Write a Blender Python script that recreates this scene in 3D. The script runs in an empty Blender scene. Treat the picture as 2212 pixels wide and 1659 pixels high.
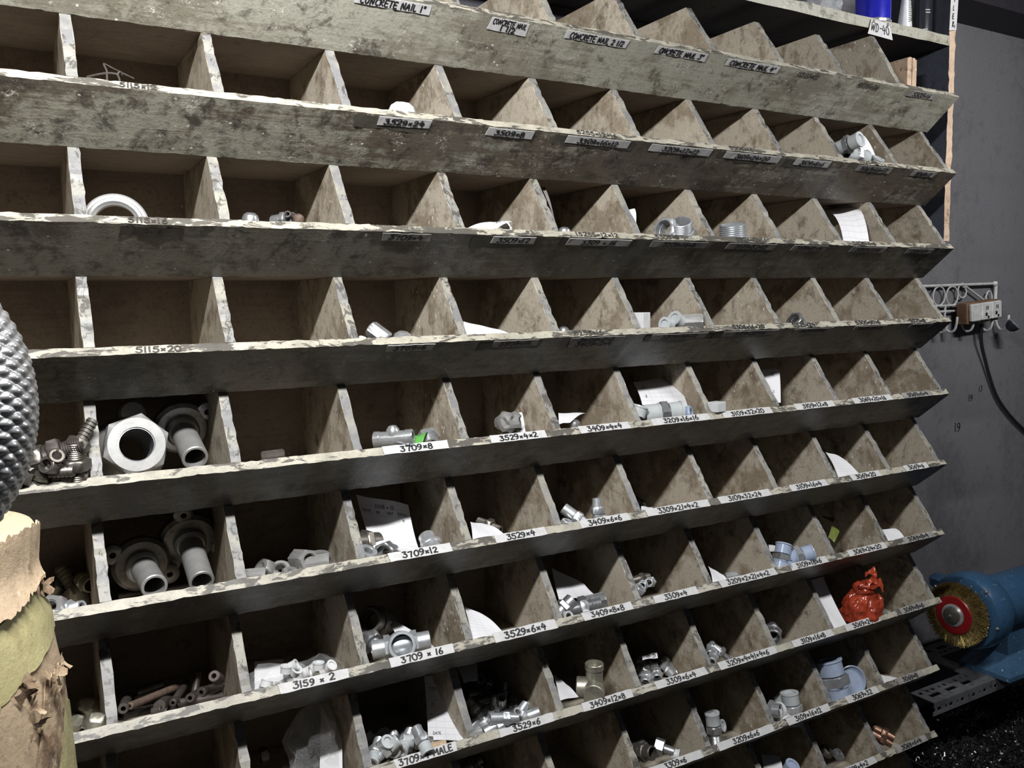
import bpy, math, random
from mathutils import Vector, Matrix, Euler, noise as mnoise

scene = bpy.context.scene
COL = scene.collection
PI = math.pi
Z0 = 1.75                      # height of the top bin row's lip above the floor

# ------------------------------------------------------------------ camera, world, lights, exposure
cam_data = bpy.data.cameras.new('camera')
cam_data.sensor_width = 36.0
cam_data.lens = 1847.34 / 2212 * 36.0
cam_data.clip_start = 0.02
cam = bpy.data.objects.new('camera', cam_data)
COL.objects.link(cam)
cam.location = (-0.0732, -1.0287, Z0 - 0.38695)
cam.rotation_euler = (1.476052, 0.015273, -0.525377)
scene.camera = cam

world = bpy.data.worlds.new('room_ambient')
scene.world = world
world.use_nodes = True
bg = world.node_tree.nodes['Background']
bg.inputs[0].default_value = (0.75, 0.85, 1.0, 1)
bg.inputs[1].default_value = 0.032

for nm, loc, en, ln in (('tube_lamp', (0.0, -0.65, Z0 + 0.195), 27.0, .55), ('tube_lamp', (1.55, -0.72, Z0 + 0.24), 11.0, .45)):
    ld = bpy.data.lights.new(nm, 'AREA')
    ld.shape = 'RECTANGLE'; ld.size = ln; ld.size_y = 0.045
    ld.energy = en
    ld.color = (1.0, 0.99, 0.975)
    lamp = bpy.data.objects.new(nm, ld)
    COL.objects.link(lamp)
    lamp.location = loc
    lamp.rotation_euler = (math.radians(48), 0, 0)      # tube fixtures tipped towards the rack

vs = scene.view_settings
vs.view_transform = 'Standard'
vs.look = 'None'
vs.exposure = 0.0
vs.gamma = 1.0
vs.use_curve_mapping = False
scene.cycles.max_bounces = 8
scene.cycles.transparent_max_bounces = 12
scene.cycles.sample_clamp_indirect = 4.0
scene.cycles.caustics_reflective = False
scene.cycles.caustics_refractive = False

# ------------------------------------------------------------------ helpers: objects
def tag(o, label=None, cat=None, group=None, kind=None):
    if label: o['label'] = label
    if cat: o['category'] = cat
    if group: o['group'] = group
    if kind: o['kind'] = kind
    return o

def empty(name, loc, rot=None):
    o = bpy.data.objects.new(name, None)
    o.empty_display_size = 0.02
    o.location = loc
    if rot is not None:
        if isinstance(rot, Matrix): o.rotation_euler = rot.to_euler()
        else: o.rotation_euler = rot
    COL.objects.link(o)
    return o

def obj(name, me, parent=None, loc=(0, 0, 0), rot=None):
    """link a mesh; loc is local to the parent"""
    o = bpy.data.objects.new(name, me)
    o.location = loc
    if rot is not None:
        o.rotation_euler = rot.to_euler() if isinstance(rot, Matrix) else rot
    COL.objects.link(o)
    if parent is not None: o.parent = parent
    return o

def mesh(name, verts, faces, mats, fmat=None, smooth=True, angle=32):
    me = bpy.data.meshes.new(name)
    me.from_pydata([tuple(v) for v in verts], [], faces)
    if not isinstance(mats, (list, tuple)): mats = [mats]
    for m in mats: me.materials.append(m)
    if fmat:
        me.polygons.foreach_set('material_index', fmat)
    if smooth:
        me.polygons.foreach_set('use_smooth', [True] * len(me.polygons))
        me.set_sharp_from_angle(angle=math.radians(angle))
    me.update()
    return me

def hexf(th):
    a = (th + PI / 6) % (PI / 3) - PI / 6
    return 1.0 / math.cos(a) if True else 1

class MB:
    """collects geometry for ONE mesh"""
    def __init__(s): s.v = []; s.f = []; s.m = []
    def add(s, vs_, fs, mi=0, M=None):
        b = len(s.v)
        s.v += [(M @ Vector(p)) if M else Vector(p) for p in vs_]
        s.f += [tuple(i + b for i in f) for f in fs]
        s.m += [mi] * len(fs)
        return s
    def box(s, lo, hi, mi=0, M=None):
        (a, b, c), (d, e, f) = lo, hi
        vv = [(a, b, c), (d, b, c), (d, e, c), (a, e, c), (a, b, f), (d, b, f), (d, e, f), (a, e, f)]
        return s.add(vv, [(3, 2, 1, 0), (4, 5, 6, 7), (0, 1, 5, 4), (1, 2, 6, 5), (2, 3, 7, 6), (3, 0, 4, 7)], mi, M)
    def bbox(s, lo, hi, bv, mi=0, M=None):
        """box with chamfered edges along z (rounded corners in xy) and top/bottom chamfer"""
        (a, b, c), (d, e, f) = lo, hi
        def ring(x0, y0, x1, y1, k, z):
            return [(x0 + k, y0, z), (x1 - k, y0, z), (x1, y0 + k, z), (x1, y1 - k, z), (x1 - k, y1, z), (x0 + k, y1, z), (x0, y1 - k, z), (x0, y0 + k, z)]
        rs = [ring(a + bv, b + bv, d - bv, e - bv, bv * .6, c), ring(a, b, d, e, bv, c + bv), ring(a, b, d, e, bv, f - bv), ring(a + bv, b + bv, d - bv, e - bv, bv * .6, f)]
        vv = [p for r in rs for p in r]; fs = [tuple(range(7, -1, -1)), tuple(range(24, 32))]
        for j in range(3):
            for i in range(8):
                k = (i + 1) % 8
                fs.append((j * 8 + i, j * 8 + k, j * 8 + 8 + k, j * 8 + 8 + i))
        return s.add(vv, fs, mi, M)
    def lathe(s, prof, n=24, mi=0, M=None, close=False):
        """prof: (r, z) or (r, z, 1) for a hexagonal ring (r = half across flats); optional material per segment via mi list"""
        vv = []; fs = []; L = len(prof); mm = []
        for p in prof:
            for i in range(n):
                th = 2 * PI * i / n
                r = p[0] * (hexf(th) if len(p) > 2 and p[2] else 1.0)
                vv.append((r * math.cos(th), r * math.sin(th), p[1]))
        rng = L if close else L - 1
        for j in range(rng):
            j2 = (j + 1) % L
            for i in range(n):
                k = (i + 1) % n
                fs.append((j * n + i, j * n + k, j2 * n + k, j2 * n + i))
                mm.append(mi[j] if isinstance(mi, list) else mi)
        b = len(s.v)
        s.v += [(M @ Vector(p)) if M else Vector(p) for p in vv]
        s.f += [tuple(i + b for i in f) for f in fs]; s.m += mm
        return s
    def tube(s, pts, r, n=8, mi=0, caps=True, closed=False):
        pts = [Vector(p) for p in pts]; L = len(pts); vv = []; fs = []
        up = None
        for j, p in enumerate(pts):
            if closed: t = pts[(j + 1) % L] - pts[j - 1]
            else: t = pts[min(j + 1, L - 1)] - pts[max(j - 1, 0)]
            t.normalize()
            if up is None:
                up = Vector((0, 0, 1)) if abs(t.z) < .9 else Vector((1, 0, 0))
            a = t.cross(up)
            if a.length < 1e-6: a = t.orthogonal()
            a.normalize(); up = a.cross(t).normalized()
            rr = r[j] if isinstance(r, (list, tuple)) else r
            for i in range(n):
                th = 2 * PI * i / n
                vv.append(p + a * (rr * math.cos(th)) + up * (rr * math.sin(th)))
        for j in range(L if closed else L - 1):
            j2 = (j + 1) % L
            for i in range(n):
                k = (i + 1) % n
                fs.append((j * n + i, j * n + k, j2 * n + k, j2 * n + i))
        if caps and not closed:
            fs.append(tuple(range(n - 1, -1, -1))); fs.append(tuple(range((L - 1) * n, L * n)))
        return s.add(vv, fs, mi)
    def build(s, name, mats, smooth=True, angle=32):
        return mesh(name, s.v, s.f, mats, s.m, smooth, angle)

def smoothpath(pts, k=6):
    pts = [Vector(p) for p in pts]; out = []
    for i in range(len(pts) - 1):
        p0 = pts[max(i - 1, 0)]; p1 = pts[i]; p2 = pts[i + 1]; p3 = pts[min(i + 2, len(pts) - 1)]
        for j in range(k):
            t = j / k
            out.append(0.5 * ((2 * p1) + (p2 - p0) * t + (2 * p0 - 5 * p1 + 4 * p2 - p3) * t * t + (3 * p1 - p0 - 3 * p2 + p3) * t ** 3))
    out.append(pts[-1])
    return out

# ------------------------------------------------------------------ materials
class NT:
    def __init__(s, name):
        s.mat = bpy.data.materials.new(name); s.mat.use_nodes = True
        s.t = s.mat.node_tree; s.b = s.t.nodes['Principled BSDF']
    def n(s, typ, **kw):
        nd = s.t.nodes.new(typ)
        for k, v in kw.items(): setattr(nd, k, v)
        return nd
    def l(s, a, b): s.t.links.new(a, b)
    def pos(s, scale=(1, 1, 1), obj_space=False):
        if obj_space: src = s.n('ShaderNodeTexCoord').outputs['Object']
        else: src = s.n('ShaderNodeNewGeometry').outputs['Position']
        mp = s.n('ShaderNodeMapping'); mp.inputs['Scale'].default_value = scale
        s.l(src, mp.inputs['Vector']); return mp.outputs['Vector']
    def noise(s, vec, scale, detail=4, rough=.55, dist=0):
        nd = s.n('ShaderNodeTexNoise'); nd.inputs['Scale'].default_value = scale
        nd.inputs['Detail'].default_value = detail; nd.inputs['Roughness'].default_value = rough
        nd.inputs['Distortion'].default_value = dist
        s.l(vec, nd.inputs['Vector']); return nd.outputs['Fac']
    def ramp(s, fac, lo, hi):
        m = s.n('ShaderNodeMapRange'); m.inputs['From Min'].default_value = lo; m.inputs['From Max'].default_value = hi
        s.l(fac, m.inputs['Value']); return m.outputs['Result']
    def mul(s, a, b):
        m = s.n('ShaderNodeMath', operation='MULTIPLY')
        s.l(a, m.inputs[0])
        if isinstance(b, (int, float)): m.inputs[1].default_value = b
        else: s.l(b, m.inputs[1])
        return m.outputs[0]
    def mix(s, fac, a, b):
        m = s.n('ShaderNodeMix', data_type='RGBA')
        if isinstance(fac, (int, float)): m.inputs[0].default_value = fac
        else: s.l(fac, m.inputs[0])
        for i, c in ((6, a), (7, b)):
            if isinstance(c, tuple): m.inputs[i].default_value = (*c, 1)
            else: s.l(c, m.inputs[i])
        return m.outputs[2]
    def bump(s, h, strength=.3, dist=.001):
        b = s.n('ShaderNodeBump'); b.inputs['Strength'].default_value = strength; b.inputs['Distance'].default_value = dist
        s.l(h, b.inputs['Height']); s.l(b.outputs[0], s.b.inputs['Normal'])
    def col(s, c):
        if isinstance(c, tuple): s.b.inputs['Base Color'].default_value = (*c, 1)
        else: s.l(c, s.b.inputs['Base Color'])
        return s
    def set(s, **kw):
        for k, v in kw.items(): s.b.inputs[k.replace('_', ' ').replace('IOR Level', 'IOR Level')].default_value = v
        return s

def m_worn(name, base, grime, deep, fleck, gl=.45, gh=.65, fl=.66, rough=.5, streak=True, gscale=5.0, fscale=150, dark=(.55, .62), dots=.10, grain=True, scr=.5):
    """worn, dirty surface: base coat, grime in patches, dark stains, fine speckle, pale scratches and paint dots"""
    N = NT(name); p = N.pos()
    big = N.noise(p, gscale, 4, .6, .5); med = N.noise(p, 48, 6, .72, .3); fine = N.noise(p, 240, 4, .75)
    gr = N.noise(N.pos((9, 110, 110) if grain else (40, 40, 25)), 1.0, 6, .7, .4)
    def lin(terms):
        out = None
        for f, k in terms:
            t = N.mul(f, k)
            if out is None: out = t
            else:
                m = N.n('ShaderNodeMath', operation='ADD'); N.l(out, m.inputs[0]); N.l(t, m.inputs[1]); out = m.outputs[0]
        return out
    g = lin(((big, .5), (med, .25), (gr, .25)))
    mid = (gl + gh) / 2; sp = (gh - gl) * .24
    c = N.mix(N.ramp(g, mid - sp, mid + sp), base, grime)
    c = N.mix(N.mul(N.ramp(fine, .52, .72), .55), c, deep)
    st = lin(((N.noise(p, 21, 5, .7, 1.0), .6), (med, .4)))
    c = N.mix(N.mul(N.ramp(st, *dark), .85), c, deep)
    c = N.mix(N.mul(N.ramp(gr, .56, .70), .5), c, grime)
    # paint dots and specks
    vo = N.n('ShaderNodeTexVoronoi'); vo.inputs['Scale'].default_value = fscale; N.l(N.pos((.8, 1, .6)), vo.inputs['Vector'])
    sel = N.n('ShaderNodeSeparateColor'); N.l(vo.outputs['Color'], sel.inputs[0])
    on_ = N.mul(N.ramp(sel.outputs[0], 1 - dots, 1 - dots + .01), N.ramp(vo.outputs['Distance'], .30, .18))
    c = N.mix(N.mul(on_, N.ramp(N.noise(p, 8, 3), .40, .56)), c, fleck)
    # short pale scratches
    sc = N.noise(N.pos((.7, 1, 1)), 75, 2, .5, 2.2)
    ab = N.n('ShaderNodeMath', operation='SUBTRACT'); N.l(sc, ab.inputs[0]); ab.inputs[1].default_value = .5
    ab2 = N.n('ShaderNodeMath', operation='ABSOLUTE'); N.l(ab.outputs[0], ab2.inputs[0])
    ln = N.mul(N.ramp(ab2.outputs[0], .014, .004), N.ramp(N.noise(p, 30, 3, .6), .56, .64))
    c = N.mix(N.mul(ln, scr), c, fleck)
    N.col(c); N.set(Roughness=rough)
    N.bump(lin(((fine, .6), (med, .8), (gr, .5))), .45, .0016)
    return N.mat

def m_chipped(name, coat, coat2, bare, amount=.54, sx=.35):
    """thick paint worn through to dark wood along an edge"""
    N = NT(name); p = N.pos()
    a = N.noise(N.pos((sx, 1, 1) if sx < 1 else (1, 1, .35)), 95, 5, .7, .6); b = N.noise(p, 6, 3, .5); fine = N.noise(p, 300, 3, .7)
    c = N.mix(N.ramp(N.noise(p, 30, 4, .6), .42, .64), coat, coat2)
    c = N.mix(N.mul(N.ramp(fine, .5, .75), .35), c, bare)
    m = N.n('ShaderNodeMath', operation='MULTIPLY_ADD'); N.l(b, m.inputs[0]); m.inputs[1].default_value = .45; m.inputs[2].default_value = -.225
    m2 = N.n('ShaderNodeMath', operation='ADD'); N.l(a, m2.inputs[0]); N.l(m.outputs[0], m2.inputs[1])
    c = N.mix(N.mul(N.ramp(m2.outputs[0], amount, amount + .045), .88), c, bare)
    N.col(c); N.set(Roughness=.5)
    N.bump(a, -.5, .0015)
    return N.mat

def m_plain(name, col, rough=.5, metal=0.0, var=.12, vscale=60, bump=.12, bscale=300, obj_space=False, dark=None):
    N = NT(name); p = N.pos(obj_space=obj_space)
    g = N.noise(p, vscale, 5, .6)
    dk = dark if dark else tuple(x * (1 - var * 2.5) for x in col)
    N.col(N.mix(N.ramp(g, .35, .75), col, dk)); N.set(Roughness=rough, Metallic=metal)
    if bump: N.bump(N.noise(p, bscale, 3), bump, .0006)
    return N.mat

MAT = {}
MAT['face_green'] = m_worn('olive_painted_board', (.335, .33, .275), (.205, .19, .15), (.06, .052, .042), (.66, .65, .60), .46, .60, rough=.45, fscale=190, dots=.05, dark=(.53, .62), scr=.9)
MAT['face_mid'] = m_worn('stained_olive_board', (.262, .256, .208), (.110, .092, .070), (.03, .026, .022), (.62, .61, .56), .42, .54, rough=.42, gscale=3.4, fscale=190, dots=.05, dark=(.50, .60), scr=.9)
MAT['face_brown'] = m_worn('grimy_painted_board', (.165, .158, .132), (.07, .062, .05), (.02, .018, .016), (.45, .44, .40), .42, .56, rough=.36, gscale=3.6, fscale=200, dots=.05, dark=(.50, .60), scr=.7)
MAT['lip'] = m_chipped('worn_cream_lip_paint', (.385, .365, .30), (.275, .26, .215), (.045, .04, .036), .50)
MAT['divider_edge'] = m_chipped('worn_grey_edge_paint', (.165, .165, .168), (.27, .262, .22), (.06, .055, .048), .545, 2)
MAT['divider'] = m_worn('dusty_plywood_divider', (.40, .355, .285), (.235, .192, .138), (.08, .06, .042), (.72, .69, .62), .44, .60, rough=.75, gscale=13, fscale=170, dots=.10, dark=(.53, .66), grain=False, scr=.5)
MAT['inside'] = m_worn('brown_bin_interior', (.235, .19, .152), (.165, .13, .102), (.065, .05, .04), (.36, .32, .27), .4, .66, rough=.7, gscale=7, dots=.015, dark=(.56, .70), scr=.15)
MAT['floor_dust'] = m_worn('dusty_bin_floor', (.41, .37, .305), (.27, .228, .175), (.09, .07, .055), (.6, .57, .5), .45, .66, rough=.8, gscale=16, dots=.06, grain=False, dark=(.54, .68), scr=.3)
MAT['dark_back'] = m_worn('dark_back_board', (.060, .060, .072), (.042, .042, .050), (.02, .02, .024), (.12, .12, .13), .4, .7, rough=.7, dots=.01, scr=.2)
MAT['wall'] = m_worn('dark_grey_plaster_wall', (.172, .169, .184), (.122, .119, .131), (.06, .057, .062), (.24, .24, .25), .42, .66, rough=.6, gscale=2.6, dark=(.66, .74), dots=.012, grain=False, scr=.15)
MAT['panel_blue'] = m_worn('dark_blue_painted_panel', (.045, .052, .072), (.03, .035, .05), (.016, .017, .022), (.09, .1, .11), .4, .7, rough=.55, dots=.01, grain=False)
MAT['raw_wood'] = m_worn('raw_pale_wood', (.50, .37, .27), (.38, .27, .185), (.13, .085, .055), (.62, .52, .42), .45, .7, rough=.7, gscale=20, dots=.02, grain=False)

# ------------------------------------------------------------------ the setting
def struct(name, mb, mat, parent=None, smooth=False):
    o = obj(name, mb.build(name, mat, smooth), parent)
    if parent is None: o['kind'] = 'structure'
    return o
struct('floor', MB().box((-3.0, -3.5, -0.05), (4.5, 0.4, 0.0)), m_plain('oily_concrete_floor', (.07, .068, .07), .6, vscale=8))
struct('wall_back', MB().box((-3.0, 0.262, 0.0), (4.5, 0.40, 3.2)), MAT['wall'])
struct('trim_1', MB().box((1.60, 0.15, Z0 + 0.262), (4.5, 0.262, Z0 + 0.60)), m_plain('dark_beam_paint', (.022, .018, .026), .6))

# ------------------------------------------------------------------ the bin rack
RZ = [0, -.1434, -.2866, -.4283, -.570, -.7113, -.8528, -.9938, -1.1352, -1.2765, -1.4178]
CX = [0, .1485, .2996, .4525, .6017, .7495, .8985, 1.0494, 1.1998, 1.3491, 1.500]
XL, XR = -0.47, 1.513
TH = .0115                       # divider thickness
YB = .2225                       # back of the bins
RB = Vector((0.5, 0.1, Z0 - 1.62))
rack = empty('parts_rack', RB)
tag(rack, 'big worn wooden rack of slanted open bins filling the wall', 'rack')
def rpart(name, me, kind=None):
    o = obj(name, me, rack, -RB)
    return o
rnd = random.Random(4)

def front_board(r):
    z = Z0 + RZ[r]; n = 230; V = []; F = []; fm = []
    for i in range(n + 1):
        x = XL + (XR - XL) * i / n + (rnd.uniform(-.003, .003) if 0 < i < n else 0)
        j = lambda s: rnd.gauss(0, s)
        a = (x, j(.0003), z + j(.00035)); chip = -abs(j(.001)) if rnd.random() < .2 else 0
        b = (x, -.0082 + j(.0003) - chip * .6, z - .0088 + j(.0003) - chip * .5)
        m = (x, .024 + j(.0004), z - .0360 + j(.0003))
        c = (x, .0575 + j(.0004), z - .0632 + j(.0003)); d = (x, .0705, z - .0628)
        V += [a, b, m, c, d]
    for i in range(n):
        for k in range(5):
            k2 = (k + 1) % 5
            F.append((i * 5 + k, i * 5 + k2, i * 5 + 5 + k2, i * 5 + 5 + k)); fm.append([0, 1, 1, 1, 2][k])
    F.append((0, 4, 3, 2, 1)); fm.append(1)
    e = n * 5; F.append((e, e + 1, e + 2, e + 3, e + 4)); fm.append(1)
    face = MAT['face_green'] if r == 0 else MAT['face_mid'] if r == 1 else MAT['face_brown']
    return mesh('front_board', V, [tuple(reversed(f)) for f in F], [MAT['lip'], face, MAT['floor_dust']], fm, True, 20)

for r in range(len(RZ)):
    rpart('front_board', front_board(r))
    z = Z0 + RZ[r]
    mb = MB()
    mb.add([(XL, .0585, z - .0632), (XR - .008, .0585, z - .0632), (XR - .008, YB, z - .0632), (XL, YB, z - .0632),
            (XL, .0585, z - .052), (XR - .008, .0585, z - .052), (XR - .008, YB, z - .052), (XL, YB, z - .052)],
           [(3, 2, 1, 0)], 1)
    mb.add(mb.v[:8], [(4, 5, 6, 7)], 0)
    mb.add(mb.v[:8], [(0, 1, 5, 4), (1, 2, 6, 5), (2, 3, 7, 6), (3, 0, 4, 7)], 1)
    rpart('shelf', mb.build('shelf', [MAT['floor_dust'], MAT['inside']], False))

def divider_mesh(top, seed):
    """profile in y,z relative to the lip point; x from -TH to 0"""
    q = random.Random(seed); K = 12
    base = [(.0595, -.0519), (YB, -.0519), (YB, top), (.058, top)]
    pr = list(base); ny, nz = -.8, .59
    for k in range(1, K):
        t = k / K; off = q.gauss(0, .0005) - (.0013 if q.random() < .12 else 0)
        pr.append((.058 * (1 - t) + ny * off, top * (1 - t) + nz * off))
    pr.append((.0006, .0002))
    n = len(pr); V = []; F = []; fm = []
    for sx in (-TH, 0):
        for i, (y, zz) in enumerate(pr):
            jx = q.gauss(0, .0005) if i >= 4 else 0
            V.append((sx + jx, y, zz))
    F.append(tuple(range(n))); fm.append(0)
    F.append(tuple(range(2 * n - 1, n - 1, -1))); fm.append(0)
    for i in range(n):
        k = (i + 1) % n
        F.append((k, i, n + i, n + k)); fm.append(1 if 3 <= i < n - 1 else 0)
    return mesh('divider', V, [tuple(reversed(f)) for f in F], [MAT['divider'], MAT['divider_edge']], fm, False)

for r in range(len(RZ)):
    top = (RZ[r - 1] - RZ[r] - .0636) if r else .0800
    var = [divider_mesh(top, 40 * r + k) for k in range(3)]
    for c in range(-3, 11):
        if r == 0 and c == 10: continue
        x = CX[c] if c >= 0 else .15 * c
        me = var[(c * 7 + r) % 3]
        if r == 0 and c == 9: me = divider_mesh(.098, 77)
        o = obj('divider', me, rack, Vector((x, 0, Z0 + RZ[r])) - RB)
# back boards
mb = MB().box((XL, YB, Z0 + RZ[-1] - .0632), (1.5, YB + .009, Z0 + RZ[0] - .0632)); rpart('back_board', mb.build('back_board', MAT['inside'], False))
mb = MB().box((XL, YB, Z0 + RZ[0] - .0630), (1.574, YB + .009, Z0 + .109)); rpart('back_board', mb.build('back_board', MAT['dark_back'], False))
# upper shelf, its side panel and the plinth
mb = MB(); n = 60
V = []; F = []
for i in range(n + 1):
    x = XL + (1.575 - XL) * i / n; j = lambda s: rnd.gauss(0, s)
    V += [(x, .056 + j(.0004), Z0 + .1105 + j(.0006)), (x, .056 + j(.0004), Z0 + .130 + j(.0005)), (x, .258, Z0 + .130), (x, .258, Z0 + .1105)]
fm = []
for i in range(n):
    for k in range(4):
        k2 = (k + 1) % 4; F.append((i * 4 + k, i * 4 + 4 + k, i * 4 + 4 + k2, i * 4 + k2)); fm.append([0, 0, 0, 1][k])
F += [(0, 1, 2, 3), (n * 4 + 3, n * 4 + 2, n * 4 + 1, n * 4)]; fm += [0, 0]
rpart('upper_shelf', mesh('upper_shelf', V, F, [MAT['face_green'], MAT['dark_back']], fm, False))
V = []; F = []; fm = []; n = 70
for i in range(n + 1):
    z = Z0 - .275 + .80 * i / n; j = lambda s: rnd.gauss(0, s)
    V += [(1.5755 + j(.0006), .056 + j(.0006), z), (1.5935 + j(.0007), .056 + j(.0006), z), (1.5935, .26, z), (1.5755, .26, z)]
for i in range(n):
    for k in range(4):
        k2 = (k + 1) % 4; F.append((i * 4 + k, i * 4 + k2, i * 4 + 4 + k2, i * 4 + 4 + k)); fm.append([0, 1, 1, 1][k])
F += [(3, 2, 1, 0), (n * 4, n * 4 + 1, n * 4 + 2, n * 4 + 3)]; fm += [0, 0]
rpart('side_panel', mesh('side_panel', V, F, [MAT['raw_wood'], MAT['panel_blue']], fm, False))
mb = MB().box((XL, .075, 0.0), (1.49, YB, Z0 + RZ[-1] - .0635)); rpart('plinth', mb.build('plinth', MAT['inside'], False))
# end strips standing in the last top bin
for k in range(4):
    x0 = 1.4545 + k * .0078
    mb = MB().bbox((x0, .062 + .002 * (k % 2), Z0 - .0518), (x0 + .0074, .19, Z0 + .0745 + .0015 * ((k * 2) % 3)), .0008)
    rpart('end_strip', mb.build('end_strip', MAT['raw_wood'], False))

# ------------------------------------------------------------------ more materials
def m_metal(name, col, rough, spot=None, spotamt=(.55, .7), var=.1, bump=.1, metal=.8):
    N = NT(name); p = N.pos()
    g = N.noise(p, 90, 4, .6)
    c = N.mix(N.ramp(g, .35, .7), col, tuple(x * (1 - var * 3) for x in col))
    if spot:
        c = N.mix(N.ramp(N.noise(p, 130, 5, .7), *spotamt), c, spot)
    N.col(c); N.set(Metallic=metal, Roughness=rough)
    N.bump(N.noise(p, 500, 2), bump, .0004)
    return N.mat
MAT['zinc'] = m_metal('bright_zinc', (.66, .69, .72), .36, metal=.72)
MAT['chrome'] = m_metal('chrome_plate', (.76, .78, .80), .20, bump=.03, metal=.78)
MAT['cast'] = m_plain('pale_cast_steel', (.36, .36, .355), .42, .5, var=.12, vscale=40)
MAT['steel'] = m_metal('grey_steel', (.42, .43, .45), .36, (.16, .15, .14))
MAT['dark'] = m_metal('oily_dark_steel', (.20, .185, .165), .42, (.07, .055, .045))
MAT['olive'] = m_metal('dull_yellow_zinc', (.40, .385, .315), .42, (.22, .21, .16), metal=.7)
MAT['brown'] = m_plain('brown_oxide_steel', (.105, .09, .082), .45, .5, dark=(.045, .036, .032), vscale=70)
MAT['rust'] = m_plain('rusty_steel', (.15, .10, .075), .7, .2, dark=(.06, .043, .034), vscale=90)
MAT['copper'] = m_metal('copper_alloy', (.26, .15, .105), .36, (.12, .07, .05))
def m_plastic(name, col, trans=.35, rough=.25):
    N = NT(name); p = N.pos(); g = N.noise(p, 70, 3)
    N.col(N.mix(N.ramp(g, .3, .8), col, tuple(x * .82 for x in col)))
    N.set(Roughness=rough, Transmission_Weight=trans, IOR=1.3); return N.mat
MAT['cap'] = m_plastic('milky_plastic', (.66, .70, .72))
MAT['cap_blue'] = m_plastic('milky_blue_plastic', (.50, .60, .80))
MAT['white_plastic'] = m_plastic('white_plastic', (.62, .63, .64), 0.05, .35)
def m_paper(name, rows=9.0, cols=4.0, base=(.64, .645, .67), line=(.50, .51, .56), vert=True):
    N = NT(name)
    uv = N.n('ShaderNodeUVMap').outputs[0]
    br = N.n('ShaderNodeTexBrick'); br.offset = 0
    br.inputs['Scale'].default_value = 1.0; br.inputs['Brick Width'].default_value = 1.0 / cols; br.inputs['Row Height'].default_value = 1.0 / rows
    br.inputs['Mortar Size'].default_value = .006; br.inputs['Mortar Smooth'].default_value = .2
    N.l(uv, br.inputs['Vector'])
    for i, c in ((1, base), (2, tuple(x * .99 for x in base)), (3, line)): br.inputs[i].default_value = (*c, 1)
    c = N.mix(N.mul(N.ramp(N.noise(N.pos(), 60, 4), .5, .8), .25), br.outputs['Color'], (.62, .61, .60))
    N.col(c); N.set(Roughness=.75)
    return N.mat
MAT['paper'] = m_paper('ruled_white_paper')
MAT['paper_plain'] = m_paper('plain_white_paper', 1.02, 1.02)
MAT['label'] = m_plain('label_paper', (.52, .52, .525), .6, var=.08, vscale=120)
MAT['label_dirty'] = m_plain('grimy_label_tape', (.30, .295, .285), .5, var=.22, vscale=70)
MAT['ink'] = m_plain('black_marker_ink', (.012, .012, .014), .55, var=.1, bump=0)
MAT['ink_faded'] = m_plain('faded_marker_ink', (.05, .045, .04), .6, var=.2, bump=0)
MAT['white_paint'] = m_plain('white_enamel', (.62, .62, .62), .4, dark=(.40, .40, .40))
MAT['grey_paper'] = m_plain('grey_wrapping_paper', (.17, .165, .16), .6, var=.15)
MAT['black'] = m_plain('black_plastic', (.02, .02, .022), .4)

def W(x, y, z): return Vector((x, y, Z0 + z))
def sup(r, y): return Z0 + RZ[r] - .052 * min(max(y / .06, 0), 1)

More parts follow.
